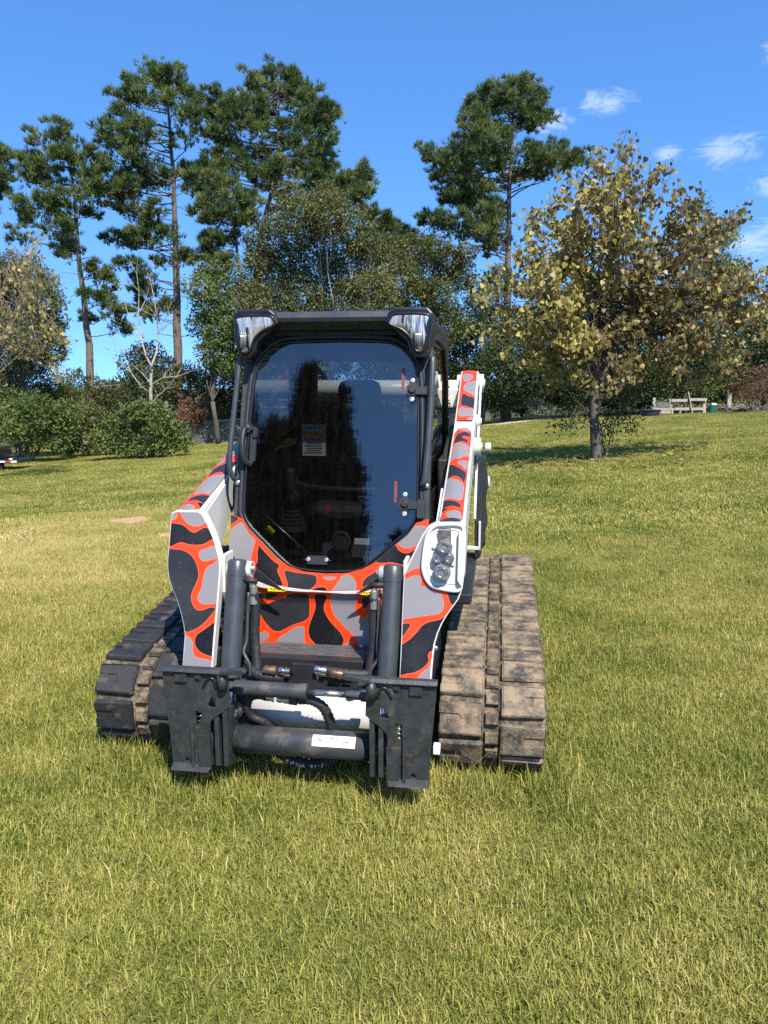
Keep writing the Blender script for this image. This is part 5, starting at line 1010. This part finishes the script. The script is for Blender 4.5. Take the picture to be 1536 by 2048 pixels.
# seat, levers, sign, pedals
se = empty('seat'); se.parent = CAB
MB().bbox((0, 1.25, .98), (.5, .5, .14), .05).build('seat_cushion', M['seat_vinyl'], se)
MB().bbox((-.02, 1.52, 1.28), (.46, .13, .56), .06).build('backrest', M['seat_vinyl'], se)
MB().bbox((-.06, 1.54, 1.60), (.26, .11, .22), .05).build('headrest', M['seat_vinyl'], se)
for s in (-1, 1):
    MB().bbox((s*.30, 1.15, 1.10), (.1, .42, .06), .02).build('armrest', M['seat_vinyl'], se)
    jl = empty('control_lever'); jl.parent = CAB; b0_ = Vector((s*.27-.02, .82, .93))
    MB().disc_steps(b0_, (0, 0, 1), [(0, .075), (.02, .072), (.025, .06), (.04, .066), (.045, .052), (.06, .058), (.065, .044), (.08, .05), (.085, .036), (.10, .04), (.105, .02)], 18).build('bellows', M['rubber'], jl)
    MB().cyl(b0_+Vector((0, 0, .1)), b0_+Vector((0, -.02, .22)), .013, 10).build('lever_shaft', M['black_plastic'], jl)
    MB().bbox(b0_+Vector((0, -.025, .27)), (.05, .06, .12), .018).build('grip', M['black_plastic'], jl)
MB().tube(spline([(-.33, 1.2, 1.25), (-.3, .95, 1.16), (0, .86, 1.14), (.3, .95, 1.16), (.33, 1.2, 1.25)], 5, False), .018, 8).build('lap_bar', M['black_plastic'], CAB)
sg = MB(); sg.bbox((-.19, .90, 1.395), (.125, .006, .165), .002); sg = sg.build('safety_sign', M['sign_white_shaded'], CAB)
MB().box((-.19, .8955, 1.425), (.112, .001, .024)).build('sign_band', M['decal_orange'], sg)
tx = MB()
for k in range(7): tx.box((-.19+.004*((k*5) % 3-1), .8955, 1.402-.012*k), (.096-.01*((k*7) % 3), .001, .004))
for k in range(4): tx.box((-.225+.022*k, .8955, 1.462), (.010, .001, .010))
tx.build('sign_print', M['decal_black'], sg)
for (x, y, z, a) in ((-.05, .62, .86, 0), (.10, .62, .86, 0)): MB().bbox((x, y, z), (.09, .02, .11), .01, Matrix.Rotation(-.6, 3, 'X')).build('pedal', M['black_plastic'], CAB)
MB().disc_steps((.02, .56, .93), dn, [(0, .045), (.01, .05), (.012, .038), (.002, .03)], 20).build('cup_ring', M['black_plastic'], CAB)
MB().bbox((.13, .52, .94), (.075, .004, .03), .001).build('plate_label', M['decal_white'], CAB)
MB().bbox((-.335, .56, .975), (.045, .004, .028), .001, Matrix.Rotation(.75, 3, 'Y')).build('yellow_label', M['yellow_decal'], CAB)
MB().bbox((-.075, .70, 1.06), (.018, .02, .03), .004).build('red_switch', M['red_plastic'], CAB)
MB().tube([(-.36, .52, 1.07), (-.14, .50, .885)], .005, 6).build('gas_strut', M['steel'], CAB)
# black rubber side cover behind the arm, hung on white brackets
for s in (-1, 1):
    n1, n2 = 14, 16; V = []; rg = np.random.default_rng(12)
    for i in range(n1):
        for j in range(n2):
            y = 1.15+.75*i/(n1-1); z = .72+(.52+.05*math.sin(i*.5))*j/(n2-1)
            V.append((s*(.655+.045*math.sin(math.pi*i/(n1-1))+.010*math.sin(i*.9+j*.25)+.005*math.sin(j*.9-i*.4)), y, z))
    Fs = [(i*n2+j, (i+1)*n2+j, (i+1)*n2+j+1, i*n2+j+1) for i in range(n1-1) for j in range(n2-1)]
    cv_ = MB(); cv_.add(V, Fs, True); o = cv_.build('side_cover', M['rubber'], LOADER); so = o.modifiers.new('thick', 'SOLIDIFY'); so.thickness = .012
    br = MB(); br.bbox((s*.63, 1.16, .79), (.10, .03, .02), .003); br.bbox((s*.676, 1.16, .86), (.012, .03, .16), .003); br.build('cover_bracket', M['white_paint'], LOADER)
    for (y, z, r) in ((1.75, 1.30, .03), (1.62, 1.10, .04)): MB().disc_steps((s*.69, y, z), (s, 0, 0), [(0, r), (.03, r), (.034, r*.6)], 14).build('cover_bolt', M['white_paint'], LOADER)
    MB().bbox((s*.60, .88, .70), (.12, .9, .06), .015).build('fender', M['black_paint'], LOADER)
    for (y, z) in ((.20, .625), (.17, .55)): MB().disc_steps((s*.515, y, z), (0, -1, 0), [(0, .011), (.012, .011), (.015, .006)], 8).build('fender_bolt', M['bolt_zinc'], LOADER)

# ---- quick-attach frame at the front
BT = empty('attachment_frame'); BT.parent = LOADER
PL = [(.280, .553), (.276, .409), (.302, .387), (.339, .360), (.359, .337), (.362, .308), (.357, .150), (.40, .132), (.46, .122), (.503, .116), (.524, .123), (.530, .252), (.542, .398), (.550, .494), (.551, .555)]
HOLES = [[(.334, .447), (.348, .449), (.367, .408), (.362, .400), (.333, .401)], [(.393, .383), (.420, .383), (.419, .316), (.407, .311)], [(.4555, .160), (.4555, .176), (.472, .176), (.472, .160)]]
def plate_with_holes(outline, holes, fn, t, name, mat, parent):
    pts = []; ed = []
    for poly in [outline]+holes:
        b = len(pts); n = len(poly); pts += [Vector(p) for p in poly]; ed += [(b+i, b+(i+1) % n) for i in range(n)]
    v, e, f, *_ = delaunay_2d_cdt(pts, ed, [], 1, 1e-7)
    keep = [tri for tri in f if not any(inside(h, sum(v[i][0] for i in tri)/3, sum(v[i][1] for i in tri)/3) for h in holes)]
    m_ = MB(); n = len(v); V = [fn(p[0], p[1], 0) for p in v]+[fn(p[0], p[1], t) for p in v]; Fs = [tuple(q) for q in keep]+[tuple(i+n for i in q[::-1]) for q in keep]
    cnt = {}
    for q in keep:
        for a_, b_ in ((q[0], q[1]), (q[1], q[2]), (q[2], q[0])): cnt[(min(a_, b_), max(a_, b_))] = cnt.get((min(a_, b_), max(a_, b_)), 0)+1
    Fs += [(a_, b_, b_+n, a_+n) for (a_, b_), c_ in cnt.items() if c_ == 1]
    return m_.add(V, Fs).build(name, mat, parent)
for s in (-1, 1):
    side = empty('mount_plate'); side.parent = BT
    fb = lambda x, z, d: (s*x, -.255+d+(.02*(.36-z) if z < .36 else 0)-(.05*max(0, .15-z)), z)
    o = plate_with_holes(PL, HOLES, fb, .016, 'face_plate', M['worn_black'], side); o.modifiers.new('b', 'BEVEL').width = .002; o.modifiers['b'].segments = 2; o.modifiers['b'].limit_method = 'ANGLE'
    fg = MB(); fg.prism([(-.275, .552), (-.262, .566), (-.235, .567), (-.235, .557), (-.25, .555), (-.255, .545)], s*.278, s*.556, lambda y, z, x: (x, y, z)); fg.build('top_flange', M['worn_black'], side, bevel=.003)
    ug = MB(); ug.prism([(-.285, .135), (-.24, .13), (-.20, .155), (-.20, .17), (-.25, .155)], s*.365, s*.526, lambda y, z, x: (x, y, z)); ug.build('bottom_lip', M['worn_black'], side, bevel=.004)
    ar = MB(); ar.tube([(s*x, -.258, z) for x, z in spline([(.326, .487), (.334, .52), (.350, .529), (.366, .516), (.381, .487)], 4, False)], .0055, 8); ar.build('arch_weld', M['cab_black'], side)
    tab = MB(); tab.bbox((s*.473, -.259, .524), (.052, .012, .042), .005); tab.build('stop_pad', M['worn_black'], side)
    MB().disc_steps((s*.400, -.256, .532), (0, -1, 0), [(0, .014), (.006, .014), (.006, .008), (.012, .007)], 16).build('pivot_bolt', M['worn_black'], side)
    rib = MB(); rib.box((s*.431, -.262, .24), (.012, .014, .2)); rib.box((s*.385, -.257, .21), (.05, .012, .15)); rib.build('fold_rib', M['worn_black'], side)
    lv = MB(); x0, x1 = (.192, .30); lv.prism([(x0, .575), (x0+.015, .584), (x1, .572), (x1, .553), (x0+.02, .560), (x0, .566)], -.29, -.262, lambda x, z, y: (s*x, y, z)); lv.build('lock_lever', M['worn_black'], side, bevel=.004)
    MB().cyl((s*.30, -.26, .55), (s*.30, -.26, .48), .02, 14).build('lever_pivot', M['worn_black'], side)
    sp = MB(); sp.tube([(s*(.408+.010*math.cos(k*.9)), -.232+.010*math.sin(k*.9), .39-.0028*k) for k in range(30)], .003, 5); sp.build('lock_spring', M['steel'], side)
    pn = MB(); pn.disc_steps((s*.408, -.225, .33), (0, 0, -1), [(0, .014), (.19, .014), (.19, .017), (.235, .016), (.262, .008)], 14); pn.build('lock_pin', M['copper_fitting'], side)
    # inner lug plates carrying the tube
    for xx in (.300, .335):
        MB().prism([(-.25, .40), (-.16, .38), (-.07, .30), (-.05, .22), (-.08, .145), (-.17, .12), (-.25, .15)], s*(xx-.010), s*(xx+.010), lambda y, z, x: (x, y, z)).build('lug_plate', M['worn_black'], side, bevel=.004)
    MB().disc_steps((s*.29, -.14, .222), (s, 0, 0), [(0, .068), (.02, .073), (.085, .073), (.10, .06)], 28).build('tube_collar', M['worn_black'], side)
MB().cyl((-.30, -.14, .222), (.30, -.14, .222), .057, 36).build('cross_tube', M['dusty_graphite'], BT)
dcl = MB(); nseg = 8
V = []; 
for i in range(nseg+1):
    a = rad(62-46*i/nseg); V += [(.045, -.14-.0588*math.cos(a), .222+.0588*math.sin(a)), (.222, -.14-.0588*math.cos(a), .222+.0588*math.sin(a))]
dcl.add(V, [(2*i, 2*i+1, 2*i+3, 2*i+2) for i in range(nseg)], True); dcl = dcl.build('instruction_decal', M['decal_white'], BT)
def on_tube(x, a): return (x, -.14-.0596*math.cos(rad(a)), .222+.0596*math.sin(rad(a)))
pk = MB()
for pth in ([(.068, 52), (.071, 40), (.085, 38)], [(.200, 52), (.197, 40), (.182, 37)], [(.12, 42), (.125, 50), (.135, 53), (.147, 51)]): pk.tube([on_tube(x, a) for x, a in pth], .002, 5)
for x in (.094, .174): pk.tube([on_tube(x+.005*math.cos(t_), 34+4*math.sin(t_)) for t_ in np.linspace(0, 5.6, 8)], .0013, 4)
pk.build('decal_print', M['decal_black'], dcl)
pk = MB(); pk.tube([on_tube(.133+.017*math.cos(t_), 42+11*math.sin(t_)) for t_ in np.linspace(.2, 5.9, 16)], .0008, 4); pk.build('decal_ring', M['decal_orange'], dcl)
# power lock cylinder across the top
pc = empty('lock_cylinder'); pc.parent = BT
MB().disc_steps((-.305, -.16, .456), (1, 0, -.012), [(0, .022), (.02, .022), (.02, .030), (.30, .031), (.30, .033), (.325, .033), (.325, .02)], 26).build('cylinder_barrel', M['dusty_graphite'], pc)
MB().cyl((.015, -.16, .452), (.19, -.16, .450), .0135, 18).build('cylinder_rod', M['chrome'], pc)
MB().disc_steps((.182, -.16, .450), (1, 0, 0), [(0, .017), (.02, .019), (.06, .019), (.062, .024), (.10, .024)], 16).build('rod_end', M['graphite_paint'], pc)
# white cross member behind, step plate, guard and hoses
MB().cyl((-.36, .075, .285), (.36, .075, .285), .098, 40).build('cross_member', M['white_paint'], LOADER)
MB().bbox((0, .12, .42), (.70, .05, .16), .008).build('rear_guard', M['black_paint'], LOADER)
MB().bbox((.0, .105, .472), (.5, .016, .022), .004).build('step_support', M['white_paint'], LOADER)
MB().cyl((-.37, .10, .40), (.37, .10, .40), .03, 18).build('upper_cross_member', M['black_paint'], LOADER)
sp_ = empty('step'); sp_.parent = LOADER
plate_with_holes([(-.29, .135), (-.29, .258), (.30, .258), (.27, .135)], [[(x0-w, y0), (x0-w, y0+.007), (x0+w, y0+.007), (x0+w, y0)] for y0, xs, w in ((.150, np.arange(-.22, .24, .09), .028), (.172, np.arange(-.18, .24, .09), .028), (.194, np.arange(-.22, .24, .09), .028)) for x0 in xs]+[[(x-.006, .222), (x-.006, .236), (x+.006, .236), (x+.006, .222)] for g0 in (-.15, .0, .15) for x in g0+np.arange(-.04, .05, .02)], lambda x, y, d: (x, y, .500-d+.06*(y-.12)), .006, 'step_plate', M['grey_plate'], sp_)
fb_ = MB(); fb_.bbox((-.05, .115, .482), (.44, .010, .03), .003); fb_.build('step_lip', M['worn_black'], sp_)
tee = MB()
for k in range(24): tee.box((-.16+.0135*k, .108, .499), (.007, .006, .009), taper=.5)
tee.build('grip_teeth', M['worn_black'], sp_)['kind'] = 'stuff'
for x in (-.175, .045): MB().disc_steps((x, .109, .482), (0, -1, 0), [(0, .013), (.007, .013), (.010, .008)], 12).build('step_bolt', M['bolt_zinc'], sp_)
sb_ = MB(); sb_.prism([(.14, .51), (.29, .53), (.29, .40), (.25, .40), (.16, .49)], .208, .216, lambda y, z, x: (x, y, z)); sb_.build('step_bracket', M['grey_plate'], sp_)
gd = MB(); gd.prism([(-.085, .51), (.015, .51), (.012, .475), (.022, .44), (.038, .41), (.02, .395), (-.10, .395), (-.10, .43), (-.08, .455)], -.005, .012, lambda x, z, y: (x, y, z)); gd.build('hose_guard', M['black_plastic'], LOADER, bevel=.003)
plate_with_holes([(.03, .455), (.03, .395), (.20, .395), (.20, .455)], [[(x-.022, .418), (x-.012, .428), (x+.018, .428), (x+.022, .418), (x+.012, .410), (x-.016, .410)] for x in (.085, .145)], lambda x, z, d: (x, .0+d, z), .008, 'slotted_guard', M['black_plastic'], LOADER)
def hose(name, pts, r, mat='rubber', ribs=False):
    P_ = [Vector(p) for p in spline(pts, 8, False)]; rr = [r*(1+(.09*math.sin(i*2.3) if ribs else 0)) for i in range(len(P_))]
    return MB().tube(P_, rr, 10).build(name, M[mat], LOADER)
hose('hose', [(-.16, -.125, .405), (-.195, -.125, .412), (-.235, -.12, .395), (-.25, -.115, .345), (-.235, -.10, .305), (-.19, -.085, .275), (-.15, -.04, .22)], .018, ribs=True)
hose('hose', [(-.02, -.13, .405), (.03, -.13, .405), (.075, -.12, .375), (.10, -.11, .32), (.113, -.10, .26), (.12, -.08, .2)], .021, ribs=True)
hose('hose', [(-.29, -.06, .45), (-.28, -.075, .39), (-.285, -.08, .33), (-.25, -.075, .28), (-.18, -.06, .25)], .02, ribs=True)
hose('hose', [(-.27, .0, .47), (-.22, -.02, .455), (-.16, -.02, .45), (-.12, -.01, .447)], .021, ribs=True)
hose('hose', [(.06, .0, .485), (.12, -.01, .482), (.19, .0, .475), (.25, .02, .47), (.29, .03, .48)], .021, ribs=True)
hose('hose', [(-.30, .03, .50), (-.27, .02, .47), (-.22, .03, .445), (-.12, .04, .44), (-.02, .05, .43)], .014, ribs=True)
hose('hose', [(.30, .03, .50), (.27, -.0, .46), (.22, -.03, .445), (.18, -.02, .41), (.17, .02, .36)], .015, ribs=True)
hose('hose', [(-.31, -.02, .47), (-.305, -.06, .42), (-.295, -.07, .36), (-.27, -.06, .30)], .013)
LOOPH = hose('hose', [(-.24, .02, .20), (-.16, -.02, .125), (-.08, -.04, .088), (.0, -.045, .075), (.08, -.04, .09), (.15, -.01, .15), (.19, .03, .22)], .022)
def fitting(pts, r, mat, nm='hose_fitting'): return MB().disc_steps(pts[0], Vector(pts[1])-Vector(pts[0]), [(0, r*.85), (.006, r), (.022, r), (.022, r*.8), (.03, r*.8), (.03, r*1.05), ((Vector(pts[1])-Vector(pts[0])).length, r)], 14).build(nm, M[mat], LOADER)
fitting([(-.165, -.125, .405), (-.125, -.128, .402)], .016, 'bolt_zinc'); fitting([(-.115, -.128, .401), (-.06, -.130, .398)], .015, 'bolt_zinc')
MB().disc_steps((-.062, -.13, .397), (1, 0, 0), [(0, .016), (.03, .018), (.038, .01)], 12).build('elbow', M['graphite_paint'], LOADER); MB().cyl((-.045, -.13, .40), (-.04, -.15, .43), .014, 12).build('elbow', M['graphite_paint'], LOADER)
fitting([(-.20, -.03, .485), (-.145, -.03, .483)], .020, 'copper_fitting'); fitting([(-.135, -.03, .484), (-.085, -.03, .482)], .017, 'chrome')
fitting([(.02, -.02, .497), (.07, -.02, .49)], .018, 'chrome'); fitting([(.09, -.02, .485), (.14, -.02, .478)], .020, 'copper_fitting')
fitting([(-.255, -.06, .44), (-.26, -.065, .36)], .013, 'bolt_zinc'); MB().bbox((-.225, -.02, .455), (.035, .02, .03), .005).build('valve_block', M['copper_fitting'], LOADER)
MB().disc_steps((-.30, -.10, .335), (0, -1, 0), [(0, .035), (.03, .035), (.035, .028), (.05, .012)], 18).build('swivel', M['worn_black'], LOADER); MB().disc_steps((-.292, -.15, .33), (0, -1, 0), [(0, .009), (.006, .009)], 12).build('bolt', M['bolt_zinc'], LOADER)
def letter(ch, loc, rot, size, mat, parent, ext=.0004):
    c = bpy.data.curves.new('letter', 'FONT'); c.body = ch; c.size = size; c.extrude = ext; c.align_x = 'CENTER'; c.align_y = 'CENTER'; c.materials.append(M[mat])
    t_ = bpy.data.objects.new('t', c); me_ = bpy.data.meshes.new_from_object(t_); bpy.data.objects.remove(t_); o = bpy.data.objects.new('letter', me_); col.objects.link(o); o.parent = parent; o.location = loc; o.rotation_euler = rot; return o
for ch, x in (('A', -.096), ('H', -.074), ('S', -.053), ('M', -.030), ('6', .010), ('1', .027), ('-', .042), ('J', .056)):   # upside-down print on the sagging hose
    z = .075+.013*((x-.0)/.08)**2; letter(ch, (x, -.067-.0, z+.004), (rad(90-8), rad(180)-(-1)*math.atan(2*.013*x/.0064)*1.0, 0), .025, 'decal_white', LOOPH)
tl = letter('BCAT', (.45, 1.745, 1.61), (rad(80), rad(35), 0), .07, 'decal_white', LOADER)
MB().bbox((.549, -.16, .245), (.028, .04, .036), .004).build('wear_pad', M['decal_white'], BT)

# ---- tracks
def track_path(n=600):
    pts = []
    for (cy, cz, r) in ((.245, .235, .213), (1.62, .36, .272), (1.45, .19, .170)):
        for a in np.linspace(0, 2*math.pi, 160, endpoint=False): pts.append((cy+r*math.cos(a), cz+r*math.sin(a)))
    pts = sorted(set((round(a, 6), round(b, 6)) for a, b in pts))
    def half(P):
        h = []
        for p in P:
            while len(h) > 1 and (h[-1][0]-h[-2][0])*(p[1]-h[-2][1])-(h[-1][1]-h[-2][1])*(p[0]-h[-2][0]) <= 0: h.pop()
            h.append(p)
        return h
    lo, up_ = half(pts), half(pts[::-1]); H = np.array(lo[:-1]+up_[:-1])
    d = np.linalg.norm(np.roll(H, -1, 0)-H, axis=1); s = np.concatenate([[0], np.cumsum(d)]); HH = np.vstack([H, H[:1]])
    t = np.linspace(0, s[-1], n, endpoint=False); return np.stack([np.interp(t, s, HH[:, 0]), np.interp(t, s, HH[:, 1])], 1), s[-1]
TP, TLEN = track_path()
def on_track(s):
    f = (s/TLEN*len(TP)) % len(TP); i = int(f); p = TP[i]+(TP[(i+1) % len(TP)]-TP[i])*(f-i); t = TP[(i+3) % len(TP)]-TP[i-3]; t = t/np.linalg.norm(t); return p, t
def pad_mesh(w, l, h, slot, seed):
    """tread bar with a notch in its outer end, sides sloping, edges worn"""
    r = random.Random(seed); sl = l*.13
    poly = [(0, -l/2), (w, -l/2+.004), (w, -sl), (w-slot, -sl), (w-slot-.008, 0), (w-slot, sl), (w, sl), (w, l/2-.004), (0, l/2)]
    n = len(poly); cx = w*.5; V = []; Fs = []
    for (zz_, k) in ((-.004, 1.0), (h*.8, .97), (h, .93)):
        for x, y in poly: V.append((cx+(x-cx)*(1-(1-k)*.5)+r.uniform(-.001, .001), y*k, zz_+r.uniform(-.001, .001)))
    for q in range(2):
        for i in range(n): j = (i+1) % n; Fs.append((q*n+i, q*n+j, (q+1)*n+j, (q+1)*n+i))
    Fs.append(tuple(2*n+i for i in range(n)))
    b0 = len(V); hs = h*.55                              # shallow floor of the notch
    for x, y in ((w-slot-.006, -sl-.001), (w-.004, -sl-.001), (w-.004, sl+.001), (w-slot-.006, sl+.001)): V += [(x, y, -.004), (x, y, hs)]
    Fs += [(b0+1, b0+3, b0+5, b0+7), (b0+2, b0+3, b0+5, b0+4)]
    me = bpy.data.meshes.new('tread_block'); me.from_pydata(V, [], Fs); me.update()
    bm = bmesh.new(); bm.from_mesh(me); bmesh.ops.recalc_face_normals(bm, faces=bm.faces)
    bmesh.ops.bevel(bm, geom=[e for e in bm.edges if e.is_manifold and e.calc_face_angle(0) > .5 and max(v.co.z for v in e.verts) > h*.7], offset=.0045, segments=2, affect='EDGES'); bm.to_mesh(me); bm.free(); return me
NPAD = 27; PADS = {}
for s in (-1, 1):
    tk = empty('track'); tk.parent = LOADER; tk.location = (-.028 if s < 0 else 0, 0, 0)
    prof = [(.54, -.018), (.545, -.004), (.56, 0), (.725, 0), (.732, -.010), (.796, -.010), (.803, 0), (.97, 0), (.985, -.004), (.99, -.018), (.985, -.03), (.545, -.03)]
    nt = 220; V = []; npf = len(prof)
    for i in range(nt):
        p, t = on_track(TLEN*i/nt); nrm = np.array((t[1], -t[0]))
        for x, h in prof: q = p+nrm*h; V.append((s*x, q[0], q[1]))
    MB().add(V, [(i*npf+k, i*npf+(k+1) % npf, ((i+1) % nt)*npf+(k+1) % npf, ((i+1) % nt)*npf+k) for i in range(nt) for k in range(npf)], True).build('belt', M['caked_belt'], tk)
    matn = 'muddy_rubber' if s > 0 else 'clean_tread'
    for k in range(NPAD):
        for row in (0, 1):
            sd = TLEN*(k+.5*row+.15)/NPAD; p, t = on_track(sd); nrm = np.array((t[1], -t[0])); key = (matn, row, k % 4)
            if key not in PADS:
                me = pad_mesh(.185 if row else .182, .141, .015, .085, k*2+row); me.materials.append(M[matn]); PADS[key] = me
            o = bpy.data.objects.new('tread_block', PADS[key]); col.objects.link(o); o.parent = tk
            sx = s if row == 0 else -s
            X_ = Vector((sx, 0, 0)); Z_ = Vector((0, nrm[0], nrm[1])); Y_ = Z_.cross(X_)
            o.matrix_local = Matrix(((X_.x, Y_.x, Z_.x, s*(.803 if row == 0 else .728)), (X_.y, Y_.y, Z_.y, p[0]), (X_.z, Y_.z, Z_.z, p[1]), (0, 0, 0, 1)))
    for k in range(NPAD*2):
        p, t = on_track(TLEN*(k+.25)/(NPAD*2)); nrm = np.array((t[1], -t[0])); key = ('lug', k % 3)
        if key not in PADS:
            m_ = MB(); m_.box((0, 0, .004), (.058, .055-.004*(k % 3), .018), taper=.86); o = m_.build('centre_lug', M['caked_belt'], tk); PADS[key] = o.data
        else: o = bpy.data.objects.new('centre_lug', PADS[key]); col.objects.link(o); o.parent = tk
        X_ = Vector((1, 0, 0)); Z_ = Vector((0, nrm[0], nrm[1])); Y_ = Z_.cross(X_)
        o.matrix_local = Matrix(((1, Y_.x, Z_.x, s*.764), (0, Y_.y, Z_.y, p[0]), (0, Y_.z, Z_.z, p[1]-.0), (0, 0, 0, 1)))
    MB().disc_steps((s*.66, 1.62, .36), (s, 0, 0), [(0, .10), (.0, .22), (.03, .235), (.18, .235), (.2, .2), (.2, .08)], 24).build('drive_sprocket', M['worn_black'], tk)
    MB().disc_steps((s*.66, .245, .235), (s, 0, 0), [(0, .06), (.0, .16), (.02, .175), (.19, .175), (.2, .15), (.2, .05)], 24).build('idler_wheel', M['worn_black'], tk)
    for y in (.55, .82, 1.09, 1.35): MB().disc_steps((s*.67, y, .115), (s, 0, 0), [(0, .04), (0, .07), (.19, .07), (.19, .03)], 16).build('roller', M['worn_black'], tk)
    MB().bbox((s*.765, .92, .30), (.16, 1.05, .13), .02).build('track_frame', M['black_paint'], tk)
